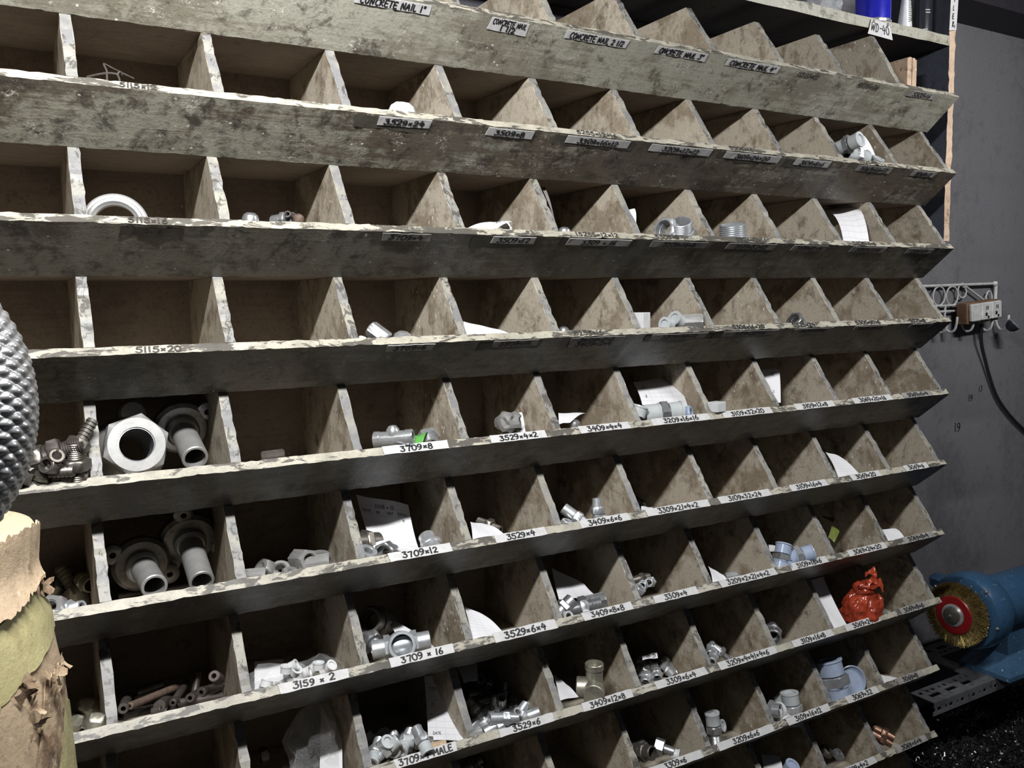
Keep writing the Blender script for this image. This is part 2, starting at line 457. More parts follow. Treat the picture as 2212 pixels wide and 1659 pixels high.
# ------------------------------------------------------------------ hand-lettering as thin stroke meshes
def arc(cx, cy, rx, ry, a0, a1, n=9):
    return [(cx + rx * math.cos(math.radians(a0 + (a1 - a0) * i / n)), cy + ry * math.sin(math.radians(a0 + (a1 - a0) * i / n))) for i in range(n + 1)]
G = {
 '0': (.62, [arc(.3, .5, .27, .48, 90, 450, 14)]),
 '1': (.30, [[(.14, .98), (.12, .5), (.13, .02)]]),
 '2': (.58, [arc(.27, .72, .22, .26, 160, -30, 7) + [(.2, .22), (.05, .04), (.3, .06), (.55, .03)]]),
 '3': (.58, [[(.08, .93), (.48, .95), (.24, .6)] + arc(.24, .3, .26, .29, 75, -150, 8)]),
 '4': (.62, [[(.26, .98), (.14, .66), (.05, .4), (.58, .44)], [(.44, .72), (.42, .4), (.40, -.02)]]),
 '5': (.58, [[(.52, .95), (.14, .93), (.11, .58)] + arc(.24, .32, .27, .30, 110, -150, 8)]),
 '6': (.56, [[(.42, .98), (.2, .72), (.07, .38)] + arc(.27, .27, .21, .26, 170, 520, 12)]),
 '7': (.56, [[(.04, .90), (.28, .93), (.50, .92), (.38, .5), (.30, .0)]]),
 '8': (.56, [arc(.27, .74, .19, .22, 270, -60, 10) + arc(.27, .26, .24, .26, 70, -270, 12)]),
 '9': (.56, [arc(.25, .70, .21, .26, 20, 360, 12) + [(.46, .5), (.38, .2), (.12, .0)]]),
 'x': (.50, [[(.08, .20), (.40, .58)], [(.10, .58), (.38, .18)]]),
 '/': (.30, [[(.22, 1.0), (.1, -.05)]]),
 '-': (.42, [[(.06, .42), (.36, .44)]]),
 '"': (.30, [[(.08, 1.05), (.07, .8)], [(.22, 1.05), (.2, .8)]]),
 ' ': (.34, []),
 'A': (.60, [[(.02, .0), (.28, 1.0), (.54, .0)], [(.12, .38), (.46, .38)]]),
 'B': (.56, [[(.06, 0), (.06, 1), (.40, .85), (.10, .53), (.48, .3), (.06, 0)]]),
 'C': (.54, [arc(.32, .5, .27, .50, 55, 305, 10)]),
 'D': (.58, [[(.06, 0), (.07, 1)], [(.03, .98), (.34, .90), (.50, .5), (.34, .08), (.03, .0)]]),
 'E': (.52, [[(.46, .98), (.08, .97), (.07, .02), (.47, .03)], [(.08, .52), (.38, .52)]]),
 'I': (.26, [[(.12, 1), (.12, 0)]]),
 'L': (.48, [[(.08, 1), (.07, .03), (.44, .02)]]),
 'M': (.72, [[(.04, 0), (.08, .9), (.34, .35), (.58, .95), (.64, 0)]]),
 'N': (.60, [[(.06, 0), (.07, .98), (.46, .05), (.48, 1)]]),
 'O': (.60, [arc(.29, .5, .25, .49, 90, 450, 14)]),
 'R': (.56, [[(.06, 0), (.07, 1)], [(.03, .98), (.42, .92), (.40, .60), (.09, .5), (.50, .0)]]),
 'S': (.50, [arc(.26, .74, .2, .24, 50, 260, 8) + arc(.24, .26, .22, .26, 80, -140, 8)]),
 'T': (.54, [[(.02, .98), (.52, .98)], [(.27, .98), (.26, 0)]]),
 'U': (.56, [[(.06, 1), (.08, .3), (.26, .0), (.44, .3), (.47, 1)]]),
 'W': (.80, [[(.03, 1), (.2, .02), (.38, .8), (.56, .02), (.74, 1)]]),
 'Y': (.54, [[(.04, 1), (.27, .5), (.50, 1)], [(.27, .5), (.25, 0)]]),
}
def strokes(text, seed=0):
    """polylines of a line of handwriting, height 1; returns (polylines, width)"""
    q = random.Random(seed); x = 0; out = []
    for ch in text:
        w, ls = G[ch]
        dy = q.uniform(-.05, .05); sh = q.uniform(-.02, .10); sc = q.uniform(.92, 1.06)
        for l in ls:
            out.append([(x + (px_ + sh * py_) * sc, dy + py_ * sc) for px_, py_ in l])
        x += w + .12
    return out, x
def ribbons(polys, mapf, hw):
    """flat pen strokes; mapf maps (u, v) to a 3-D point, hw half width in u,v units"""
    V = []; F = []
    for pl in polys:
        p2 = smoothpath([(a, b, 0) for a, b in pl], 3) if len(pl) > 2 else [Vector((a, b, 0)) for a, b in pl]
        n = len(p2); b0 = len(V)
        for i, p in enumerate(p2):
            t = (p2[min(i + 1, n - 1)] - p2[max(i - 1, 0)]).normalized()
            ex = t * (hw * .8 if i == n - 1 else (-hw * .8 if i == 0 else 0))
            nn = Vector((-t.y, t.x, 0)) * hw
            V += [mapf(p.x + ex.x + nn.x, p.y + ex.y + nn.y), mapf(p.x + ex.x - nn.x, p.y + ex.y - nn.y)]
        for i in range(n - 1):
            k = b0 + 2 * i; F.append((k, k + 2, k + 3, k + 1))
    return V, F

BAND_N = Vector((0, -.732, .682)); BAND_U = Vector((0, .682, .732))
FACE_U = Vector((0, -.770, .638)); FACE_N = Vector((0, -.638, -.770))
def label_strip(r, where, x0, x1, text, seed, dirty=False, h=.0128, tilt=0.0, lines=None, strip=True, faded=False, top=.0022, lab=None):
    z = Z0 + RZ[r]
    if where == 'band':
        o = Vector((x0, -.0041, z - .0044)) - BAND_U * (h / 2); U = BAND_U; N_ = BAND_N
    else:
        o = Vector((x0, -.0082, z - .0088)) - FACE_U * (top + h); U = FACE_U; N_ = FACE_N
    X = Vector((1, 0, 0)); L = x1 - x0; q = random.Random(seed)
    X = (X + U * tilt).normalized()
    par = rack
    if strip:
        n = 10; V = []; F = []
        for i in range(n + 1):
            for j, e in ((0, 0), (1, h)):
                end = .0012 if i in (0, n) else 0
                V.append(o + X * (L * i / n + q.uniform(-end, end)) + U * (e + q.uniform(-.0004, .0004)) + N_ * (.0009 + q.uniform(0, .0004)))
        V += [v - N_ * .0007 for v in V]
        m = 2 * (n + 1)
        for i in range(n):
            k = 2 * i; F.append((k, k + 2, k + 3, k + 1)); F.append((m + k + 1, m + k + 3, m + k + 2, m + k))
            F.append((k, m + k, m + k + 2, k + 2)); F.append((k + 1, k + 3, m + k + 3, m + k + 1))
        F += [(0, 1, m + 1, m), (m - 2, 2 * m - 2, 2 * m - 1, m - 1)]
        c = sum(V, Vector()) / len(V)
        par = obj('label_strip', mesh('label_strip', [v - c for v in V], F, MAT['label_dirty'] if dirty else MAT['label'], smooth=False), rack, c - RB)
        if lab: par['label'] = lab
        pc = c
    lines = lines or [text]
    V = []; F = []
    nl = len(lines); lh = h * (.66 if nl == 1 else .40)
    for k, tx in enumerate(lines):
        ps, w = strokes(tx, seed + k)
        sx = min(L * .88 / w, lh * 1.35)
        x_off = (L - sx * w) / 2 if strip else 0
        y_off = (h - lh) / 2 if nl == 1 else h * (.54 - .46 * k)
        mf = lambda a, b: o + X * (x_off + a * sx) + U * (y_off + b * lh) + N_ * (.0016 if strip else .0009)
        v, f = ribbons(ps, mf, .105 if not faded else .09)
        b0 = len(V); V += v; F += [tuple(i + b0 for i in ff) for ff in f]
    c = sum(V, Vector()) / len(V)
    me = mesh('lettering', [v - c for v in V], F, MAT['ink_faded'] if faded else MAT['ink'], smooth=False)
    if strip: obj('lettering', me, par, c - pc)
    else: obj('lettering', me, rack, c - RB)

MAT['residue'] = m_plain('old_tape_residue', (.085, .078, .062), .6, var=.2, vscale=60)
def residue(r, x0, x1, top, h, seed):
    """dark patch of old tape glue left on a front board"""
    q = random.Random(seed); z = Z0 + RZ[r]; n = 12; V = []; F = []
    o = Vector((x0, -.0082, z - .0088)) - FACE_U * top
    for i in range(n + 1):
        V.append(o + Vector(((x1 - x0) * i / n, 0, 0)) + FACE_U * q.uniform(-.0006, .0006) + FACE_N * .0006)
        V.append(o + Vector(((x1 - x0) * i / n + q.uniform(-.002, .002), 0, 0)) - FACE_U * (h * (1 + (.5 if .3 < i / n < .6 and seed % 3 == 0 else 0) + q.uniform(-.12, .12))) + FACE_N * .0006)
    for i in range(n): F.append((2 * i, 2 * i + 1, 2 * i + 3, 2 * i + 2))
    c = sum(V, Vector()) / len(V)
    obj('tape_residue', mesh('tape_residue', [v - c for v in V], F, MAT['residue'], smooth=False), rack, c - RB)

# ------------------------------------------------------------------ sheets of paper
def sheet_eval(c4, bulge, nrm, wave=0.0):
    a, b, c, d = [Vector(p) for p in c4]            # bottom-left, bottom-right, top-right, top-left
    def ev(u, v):
        p = (a * (1 - u) + b * u) * (1 - v) + (d * (1 - u) + c * u) * v
        return p + nrm * (bulge * 4 * v * (1 - v) + wave * math.sin(u * 5 + v * 4) * .5)
    return ev
def sheet(name, c4, label, cat='paper', bulge=.004, wave=.002, mat='paper', n=10, texts=(), group=None, thick=.0004):
    c4 = [Vector(p) for p in c4]
    nrm = (c4[1] - c4[0]).cross(c4[3] - c4[0])
    if nrm.length < 1e-9: nrm = Vector((0, -1, 0))
    nrm.normalize()
    if nrm.y > 0: nrm = -nrm
    ev = sheet_eval(c4, bulge, nrm, wave)
    c = sum(c4, Vector()) / 4
    V = []; F = []
    for s in (0, 1):
        for j in range(n + 1):
            for i in range(n + 1):
                V.append(ev(i / n, j / n) - nrm * (s * thick) - c)
    m = (n + 1) * (n + 1)
    for j in range(n):
        for i in range(n):
            k = j * (n + 1) + i
            F.append((k, k + 1, k + n + 2, k + n + 1)); F.append((m + k + n + 1, m + k + n + 2, m + k + 1, m + k))
    for i in range(n):
        for k1, k2 in ((i, i + 1), (n * (n + 1) + i + 1, n * (n + 1) + i), ((i + 1) * (n + 1), i * (n + 1)), (i * (n + 1) + n, (i + 1) * (n + 1) + n)):
            F.append((k1, m + k1, m + k2, k2))
    me = mesh(name, V, F, MAT[mat])
    uvl = me.uv_layers.new(name='UVMap')
    for lp in me.loops:
        k = lp.vertex_index % m
        uvl.data[lp.index].uv = ((k % (n + 1)) / n, (k // (n + 1)) / n)
    o = obj(name, me, None, c)
    tag(o, label, cat, group)
    for (tx, u0, v0, hgt, seed) in texts:
        wd = (c4[1] - c4[0]).length; ht = (c4[3] - c4[0]).length
        ps, w_ = strokes(tx, seed)
        mf = lambda a, b: ev(u0 + a * hgt * ht / wd * .8, v0 + b * hgt) + nrm * .0005 - c
        v, f = ribbons(ps, mf, .07)
        obj('lettering', mesh('lettering', v, f, MAT['ink_faded'], smooth=False), o)
    return o

# ------------------------------------------------------------------ fittings: parts turned about the z axis, shared between copies
_cache = {}
def part_mesh(key, prof, mat, n=24, close=True, angle=30):
    k = (key, mat, n, tuple(prof))
    if k not in _cache:
        _cache[k] = MB().lathe(prof, n, close=close).build(key, MAT[mat], True, angle)
    return _cache[k]
def P_thread(r, z0, z1, bore, pitch=.0022):
    pr = []; z = z0
    while z < z1 - 1e-6:
        pr += [(r * .90, z), (r, z + pitch * .5)]; z += pitch
    pr += [(r * .90, z1), (bore, z1), (bore, z0)]
    return pr
def P_hex(af, z0, z1, bore, ch=.0014):
    a = af / 2
    return [(bore, z0), (a * .96, z0), (a, z0 + ch, 1), (a, z1 - ch, 1), (a * .96, z1), (bore, z1)]
def P_sleeve(r, z0, z1, bore, ch=.0007):
    return [(bore, z0), (r - ch, z0), (r, z0 + ch), (r, z1 - ch), (r - ch, z1), (bore, z1)]
def P_cone(r0, r1, z0, z1, bore): return [(bore, z0), (r0, z0), (r1, z1), (bore, z1)]
def P_cap(r, z0, z1, up=True, t=.0012):
    """plastic cup closed at the far end, with a small rim"""
    a, b = (z0, z1) if up else (z1, z0)
    d = 1 if up else -1
    return [(r - t, a), (r, a), (r * 1.01, b - d * .004), (r * 1.10, b - d * .0025), (r * 1.08, b), (r * .70, b), (r * .66, b - d * .003), (.0001, b - d * .003), (.0001, b - d * .0045), (r - t, b - d * .0045)]
def P_barb(r, z0, z1, bore, k=5):
    pr = [(bore, z0)]; L = (z1 - z0) / k
    for i in range(k): pr += [(r, z0 + i * L + L * .15), (r * .80, z0 + (i + 1) * L)]
    return pr + [(bore, z1)]

def proto(kind, mat):
    """list of (part name, profile, material)"""
    m = mat
    if kind == 'hex_adapter':
        return [('threaded_end', P_thread(.0105, -.026, -.006, .006), m), ('hex_nut', P_hex(.027, -.006, .006, .006), m), ('threaded_end', P_thread(.009, .006, .024, .0055), m)]
    if kind == 'crimp_fitting':
        return [('sleeve', P_sleeve(.0083, -.022, -.003, .0055), m), ('hex_nut', P_hex(.0185, -.003, .008, .0045), m), ('nose', P_cone(.0078, .0066, .008, .021, .0042), m)]
    if kind == 'swivel_fitting':
        return [('hex_nut', P_hex(.034, -.020, .002, .0135), m), ('seat', P_cone(.0134, .008, -.010, .002, .006), m), ('sleeve', P_sleeve(.0105, .002, .026, .007), m)]
    if kind == 'sleeve_fitting':
        return [('sleeve', P_sleeve(.0135, -.020, -.002, .0105), m), ('hex_nut', P_hex(.029, -.002, .008, .008), m), ('sleeve', P_sleeve(.0125, .008, .022, .0095), m)]
    if kind == 'capped_adapter':
        return [('hex_nut', P_hex(.036, -.006, .007, .008), m), ('threaded_end', P_thread(.0135, -.026, -.006, .009), m), ('cap', P_cap(.0160, -.008, -.031, False), 'cap'),
                ('threaded_end', P_thread(.0135, .007, .026, .009), m), ('cap', P_cap(.0160, .009, .031), 'cap')]
    if kind == 'half_capped_adapter':
        return [('hex_nut', P_hex(.0205, -.005, .006, .005), m), ('threaded_end', P_thread(.0085, -.022, -.005, .0055), m),
                ('threaded_end', P_thread(.0080, .006, .020, .0055), m), ('cap', P_cap(.0098, .0075, .0245), 'cap')]
    if kind == 'large_capped_adapter':
        return [('hex_nut', P_hex(.0560, -.0105, .0105, .018), m), ('threaded_end', P_thread(.0235, -.033, -.0105, .018), m), ('cap', P_cap(.0258, -.013, -.040, False), 'cap_blue'),
                ('threaded_end', P_thread(.0235, .0105, .033, .018), m), ('cap', P_cap(.0262, .013, .043), 'cap_blue')]
    if kind == 'hex_nut':
        return [('body', P_hex(.027, -.007, .007, .0085, .0022), m), ('thread', P_thread(.0086, -.006, .006, .0072), m)]
    if kind == 'long_nut':
        return [('body', P_hex(.023, -.017, .017, .0080, .0022), m), ('thread', P_thread(.0081, -.016, .016, .0070), m)]
    if kind == 'hose_barb':
        return [('barbed_tail', P_barb(.0080, .008, .038, .0045, 6), m), ('hex_nut', P_hex(.026, -.004, .008, .005), m), ('nose', P_cone(.0075, .0118, -.022, -.004, .0055), m)]
    if kind == 'cone_fitting':
        return [('hex_nut', P_hex(.030, -.003, .012, .006, .003), m), ('shoulder', P_cone(.0085, .0142, -.010, -.003, .006), m), ('sleeve', P_sleeve(.0085, -.022, -.010, .0065), m)]
    if kind == 'bushing':
        return [('hex_nut', P_hex(.040, -.004, .008, .0155), m), ('threaded_end', P_thread(.0175, -.020, -.004, .0150, .0026), m)]
    if kind == 'plastic_cap':
        return [('cup', P_cap(.0125, -.008, .009), m)]
    if kind == 'disc_cap':
        return [('cup', [(.0001, -.004), (.024, -.004), (.027, .000), (.029, .006), (.027, .007), (.024, .0005), (.0001, .0005)], m)]
    if kind == 'dome_cap':
        return [('dome', [(.0001, .012), (.006, .0115), (.011, .008), (.0135, .002), (.014, -.008), (.012, -.008), (.0001, -.007)], m), ('rim', P_sleeve(.0155, -.0085, -.006, .012), m)]
    if kind == 'pipe_ring':
        return [('ring', [(.0225, -.008), (.033, -.008), (.0355, -.005), (.0355, .001), (.0335, .003), (.031, .0032), (.0295, .0062), (.0265, .0072), (.0245, .0055), (.0225, .0045)], m)]
    raise KeyError(kind)

def frame(z, x):
    z = Vector(z).normalized(); x = Vector(x); x = (x - z * x.dot(z)).normalized(); y = z.cross(x)
    return Matrix((x, y, z)).transposed()
def axis_rot(ax, spin=0.0):
    ax = Vector(ax).normalized()
    return (ax.to_track_quat('Z', 'Y').to_matrix() @ Matrix.Rotation(spin, 3, 'Z'))
_spin = random.Random(9)
def item(kind, mat, loc, ax, label, cat='fitting', s=1.0, group=None, name=None, spin=None, capmat=None, n=24):
    o = empty(name or {'plastic_cap': 'thread_protector', 'disc_cap': 'thread_protector', 'dome_cap': 'pipe_plug'}.get(kind, kind), loc, axis_rot(ax, _spin.uniform(0, 6.28) if spin is None else spin))
    o.scale = (s, s, s)
    for pn, prof, m in proto(kind, mat):
        if capmat and m in ('cap', 'cap_blue'): m = capmat
        obj(pn, part_mesh(pn, prof, m, n), o)
    tag(o, label, cat, group)
    return o

def rod(a, b, r, mat, label, group=None, bore=.45, threaded=False, name='steel_rod'):
    a = Vector(a); b = Vector(b); L = (b - a).length
    if threaded: me = part_mesh(name, P_thread(r, -L / 2, L / 2, .0005, .0016), mat, 16)
    else: me = part_mesh(name, P_sleeve(r, round(-L / 2, 4), round(L / 2, 4), round(r * bore, 5)), mat, 18)
    return tag(obj(name, me, None, (a + b) / 2, axis_rot(b - a)), label, 'rod', group)

# ------------------------------------------------------------------ writing on the rack
LABELS = [
    (0, 'face', 0.3089, 0.4080, 'CONCRETE NAIL 1"', {}),
    (0, 'face', 0.4957, 0.5554, '', {'lines': ['CONCRETE NAIL', '1 1/2'], 'h': 0.0185, 'tilt': -0.03}),
    (0, 'face', 0.6160, 0.7232, 'CONCRETE NAIL 2 1/2', {}),
    (0, 'face', 0.7769, 0.8761, 'ONCRETE NAIL 3"', {}),
    (0, 'face', 0.9197, 1.0327, 'CONCRETE NAIL 4"', {}),
    (0, 'face', 1.0794, 1.1497, '5325x12', {'strip': False, 'faded': True}),
    (0, 'face', 1.2332, 1.3086, '5325x24', {'strip': False, 'faded': True}),
    (0, 'face', 1.3677, 1.4501, '5305x16', {'dirty': True, 'faded': True}),
    (1, 'face', 0.3343, 0.4041, '3529x24', {'tilt': 0.02}),
    (1, 'face', 0.4878, 0.5584, '3509x8', {}),
    (1, 'face', 0.6160, 0.7244, '3309x16x12', {}),
    (1, 'face', 0.7645, 0.8869, '3209x12x12', {}),
    (1, 'face', 0.9164, 1.0387, '3109x24x20', {}),
    (1, 'face', 1.0761, 1.1596, '3109x8x6', {}),
    (1, 'face', 1.2319, 1.3248, '3069x16x12', {'dirty': True}),
    (1, 'face', 1.3849, 1.4545, '3069x2', {'dirty': True}),
    (2, 'face', 0.3341, 0.4003, '3709x4', {'dirty': True}),
    (2, 'face', 0.4934, 0.5599, '3509x12', {}),
    (2, 'face', 0.6159, 0.7265, '3309 x 16', {}),
    (2, 'face', 0.7680, 0.8784, '3209x16x8', {'dirty': True}),
    (2, 'face', 0.9229, 1.0306, '3109x32x12', {'dirty': True}),
    (2, 'face', 1.0714, 1.1554, '3109x12x4', {'dirty': True}),
    (2, 'face', 1.2206, 1.3135, '3069x16x8', {'dirty': True, 'faded': True}),
    (2, 'face', 1.3777, 1.4545, '3069x4', {'dirty': True, 'faded': True}),
    (3, 'face', 0.3365, 0.4012, '3709x6', {}),
    (3, 'face', 0.4906, 0.5639, '3509x16', {'dirty': True}),
    (3, 'face', 0.6192, 0.7130, '', {'lines': ['3409x2x2', '3409x2x4'], 'h': 0.022, 'dirty': True}),
    (3, 'face', 0.7680, 0.8795, '3209x16x12', {'dirty': True}),
    (3, 'face', 0.9144, 1.0377, '3109x32x16', {'dirty': True}),
    (3, 'face', 1.0779, 1.1737, '3109x12x6', {'dirty': True, 'faded': True}),
    (3, 'face', 1.2328, 1.3191, '3069x20x8', {'dirty': True, 'faded': True}),
    (3, 'face', 1.3895, 1.4573, '3069x4', {'dirty': True, 'faded': True}),
    (4, 'band', 0.3268, 0.4179, '3709x8', {}),
    (4, 'band', 0.4836, 0.5727, '3529x4x2', {}),
    (4, 'band', 0.6320, 0.7221, '3409x4x4', {}),
    (4, 'band', 0.7660, 0.8850, '3209x16x16', {}),
    (4, 'band', 0.9151, 1.0239, '3109x32x20', {}),
    (4, 'band', 1.0832, 1.1799, '3109x12x8', {}),
    (4, 'band', 1.2319, 1.3401, '3069x20x16', {}),
    (4, 'band', 1.3742, 1.4618, '3069x6x4', {'dirty': True}),
    (5, 'band', 0.3295, 0.4186, '3709x12', {}),
    (5, 'band', 0.4882, 0.5707, '3529x4', {}),
    (5, 'band', 0.6323, 0.7217, '3409x6x6', {}),
    (5, 'band', 0.7559, 0.8842, '3309x2/x4x2', {}),
    (5, 'band', 0.9075, 1.0232, '3109x32x24', {}),
    (5, 'band', 1.0738, 1.1658, '3109x16x4', {}),
    (5, 'band', 1.2316, 1.3122, '3069x20', {}),
    (5, 'band', 1.3845, 1.4558, '3069x6', {}),
    (6, 'band', 0.1802, 0.2693, '3159 x 2', {}),
    (6, 'band', 0.3264, 0.4201, '3709 x 16', {}),
    (6, 'band', 0.4832, 0.5865, '3529x6x4', {'h': 0.0145}),
    (6, 'band', 0.6343, 0.7276, '3409x8x8', {}),
    (6, 'band', 0.7707, 0.8603, '3309x4', {}),
    (6, 'band', 0.9110, 1.0404, '3209x2x2/x4x2', {}),
    (6, 'band', 1.0781, 1.1698, '3109x16x6', {}),
    (6, 'band', 1.2286, 1.3340, '3069x24x20', {}),
    (6, 'band', 1.3866, 1.4805, '3069x8x4', {'dirty': True}),
    (7, 'band', 0.3293, 0.4202, '3709x4 MALE', {}),
    (7, 'band', 0.4887, 0.5806, '3529x6', {}),
    (7, 'band', 0.6331, 0.7272, '3409x12x8', {}),
    (7, 'band', 0.7736, 0.8815, '3309x6x4', {}),
    (7, 'band', 0.9104, 1.0431, '3209x4x4/x4x6', {}),
    (7, 'band', 1.0859, 1.1901, '3109x16x8', {}),
    (7, 'band', 1.2255, 1.3205, '3069x24', {}),
    (7, 'band', 1.3857, 1.4652, '3069x8x6', {'dirty': True}),
    (8, 'band', 0.7595, 0.8724, '3309x6', {}),
    (8, 'band', 0.9087, 1.0402, '3209x6x6', {}),
    (8, 'band', 1.0749, 1.1842, '3109x16x12', {}),
    (8, 'band', 1.2327, 1.3219, '3069x32', {}),
    (8, 'band', 1.3818, 1.4602, '3069x8', {'dirty': True}),
    (9, 'band', 1.2165, 1.3205, '3109x4x2', {}),
    (9, 'band', 1.3836, 1.4790, '3069x6x4', {'dirty': True}),
    (1, 'band', 0.0388, 0.0815, '5115x12', {'strip': False, 'faded': True}),
    (2, 'band', 0.0399, 0.0863, '5115x16', {'strip': False, 'faded': True}),
    (3, 'band', 0.0398, 0.0991, '5115x20', {'strip': False, 'faded': True}),
    (1, 'band', 0.6304, 0.7337, '5255x12x16', {'strip': False, 'faded': True}),
    (1, 'band', 0.9234, 1.0000, '5305x16', {'strip': False, 'faded': True}),
    (1, 'band', 1.2335, 1.3055, '5325x12', {'strip': False, 'faded': True}),
    (2, 'band', 0.6274, 0.7204, '15255x12x12', {'strip': False, 'faded': True}),
    (2, 'band', 0.7731, 0.8328, '5305x8', {'strip': False, 'faded': True}),
    (2, 'band', 0.9402, 1.0186, '5325x12x16', {'strip': False, 'faded': True}),
    (2, 'band', 1.2224, 1.3087, '5305x8x6', {'strip': False, 'faded': True}),
    (3, 'band', 0.6236, 0.7069, '5255x16', {'strip': False, 'faded': True}),
    (3, 'band', 0.9339, 1.0158, '5305x16x20', {'strip': False, 'faded': False}),
    (3, 'band', 1.0732, 1.1458, '5325x24', {'strip': False, 'faded': False}),
    (3, 'band', 1.2347, 1.3276, '5305x10x6', {'strip': False}),
    (3, 'band', 1.3885, 1.4447, '5325x8', {'strip': False}),
    (2, 'face', 0.0437, 0.0795, '5115x16', {'strip': False, 'faded': True, 'top': 0.004}),
]
for i, (r, w, x0, x1, t, k) in enumerate(LABELS): label_strip(r, w, x0, x1, t, 11 * i + 3, **k)
for i, (r, w, x0, x1, t, k) in enumerate(LABELS):
    if w == 'face' and r and i % 5 in (0, 2, 3) and x0 < 1.2: residue(r, x0 - .012 - .01 * (i % 3), x1 + .006 * (i % 4), .003 + .002 * (i % 2), .013 + .003 * (i % 3), i)


# ------------------------------------------------------------------ things lying in the bins, row by row from the top
# row of 3529 x 24
def wire_tangle():
    t = empty('wire_twist', W(0.0389, 0.0300, -0.1380))
    for pts in ([W(0.0109, 0.0350, -0.1341), W(0.0231, 0.0300, -0.1309), W(0.0329, 0.0300, -0.1287), W(0.0403, 0.0300, -0.1289)], [W(0.0298, 0.0300, -0.1429), W(0.0303, 0.0300, -0.1325), W(0.0302, 0.0300, -0.1261), W(0.0278, 0.0300, -0.1195), W(0.0365, 0.0350, -0.1217), W(0.0462, 0.0400, -0.1243), W(0.0594, 0.0450, -0.1282)], [W(0.0423, 0.0300, -0.1436), W(0.0428, 0.0300, -0.1345), W(0.0412, 0.0300, -0.1292), W(0.0442, 0.0300, -0.1259), W(0.0461, 0.0320, -0.1287)]):
        mb = MB().tube([p - t.location for p in smoothpath(pts, 4)], .0011, 6)
        obj('wire', mb.build('wire', MAT['brown']), t)
    tag(t, 'rusty twisted bits of wire standing in the bin above 5115x12', 'wire')
wire_tangle()
item('dome_cap', 'white_plastic', W(0.3734, 0.0171, -0.1440), (-0.009, -0.254, 0.967), 'white plastic cap peeking over the lip marked 3529x24', 'cap', 1.35)
item('capped_adapter', 'steel', W(1.2145, 0.0040, -0.1185), (0.088, -0.971, 0.220), 'upper plastic-capped steel fitting leaning in the bin marked 3069x16x12', 'fitting', .8)
item('capped_adapter', 'steel', W(1.2461, 0.0120, -0.1342), (0.990, -0.091, -0.107), 'lower plastic-capped steel fitting lying in the bin marked 3069x16x12', 'fitting', .78)
item('plastic_cap', 'cap', W(1.3009, 0.0120, -0.1419), (0.060, -0.527, 0.848), 'loose clear plastic cap beside the paper in the bin marked 3069x16x12', 'cap', .95)
sheet('stock_card', [W(1.2616, 0.0300, -0.1378), W(1.3166, 0.0200, -0.1363), W(1.3164, 0.0500, -0.0879), W(1.2769, 0.0600, -0.1112)], 'white ruled card standing behind the capped fittings in the bin marked 3069x16x12', bulge=.002)
# row of 3709 x 4
item('pipe_ring', 'cast', W(0.0316, 0.0420, -0.2932), (-0.144, -0.989, 0.036), 'large pale metal ring standing in the bin above 5115x16', 'ring', 1.0, n=48)
item('dome_cap', 'steel', W(0.1789, 0.0300, -0.2830), (0.045, -0.168, 0.985), 'grey domed metal cap in the bin right of the pale ring', 'cap', .75)
item('dome_cap', 'rust', W(0.2346, 0.0200, -0.2809), (0.024, -0.421, 0.907), 'rusty domed cap beside a small tube in the bin right of the pale ring', 'cap', .5)
item('sleeve_fitting', 'steel', W(0.2184, 0.0300, -0.2833), (0.666, -0.736, 0.120), 'grey sleeve fitting lying left of the rusty cap', 'fitting', .7)
item('crimp_fitting', 'brown', W(0.2249, 0.0200, -0.2801), (0.561, 0.772, -0.298), 'small brown tube end pointing out of the bin right of the pale ring', 'fitting', .55)
sheet('paper_slip', [W(0.4668, 0.0300, -0.2868), W(0.4981, 0.0120, -0.2905), W(0.5368, 0.0200, -0.2741), W(0.5193, 0.0500, -0.2714)], 'white paper slip lying over the lip in the bin marked 3509x12', bulge=.002, mat='paper_plain')
item('bushing', 'zinc', W(0.5273, 0.0300, -0.2851), (0.057, -0.984, 0.169), 'zinc threaded ring under the paper slip in the bin marked 3509x12', 'fitting', .62)
sheet('paper_strip', [W(0.6167, 0.0350, -0.2708), W(0.6159, 0.0300, -0.2699), W(0.6323, 0.0850, -0.2126), W(0.6281, 0.0850, -0.2142)], 'narrow grey strip leaning on the divider left of the bin marked 3309x16', bulge=.001, mat='grey_paper')
item('dome_cap', 'steel', W(0.6244, 0.0200, -0.2871), (0.045, -0.168, 0.985), 'grey rounded cap just showing in the bin marked 3309x16', 'cap', .72)
sheet('paper_slip', [W(0.7961, 0.0900, -0.2585), W(0.8121, 0.0900, -0.2610), W(0.8163, 0.1000, -0.2367), W(0.8001, 0.1000, -0.2389)], 'small paper slip standing at the back of the bin marked 3209x16x8', bulge=.001, mat='paper_plain')
item('bushing', 'zinc', W(0.8227, 0.0300, -0.2766), (-0.946, -0.242, 0.216), 'zinc hex bushing with open bore in the bin marked 3209x16x8', 'fitting', .92)
item('bushing', 'zinc', W(0.8445, 0.0180, -0.2806), (0.394, 0.397, -0.829), 'zinc bushing with threads upward in the bin marked 3209x16x8', 'fitting', .98)
item('bushing', 'zinc', W(0.9616, 0.0250, -0.2882), (0.178, 0.138, -0.974), 'large threaded ring half hidden behind the lip marked 3109x32x12', 'fitting', 1.25)
sheet('stock_card', [W(1.2291, 0.0200, -0.2930), W(1.2859, 0.0080, -0.2952), W(1.3709, 0.1200, -0.1967), W(1.3267, 0.1500, -0.2099)], 'tall white ruled card curling out of the bin two right of 3109x32x12', bulge=.014, wave=.004)
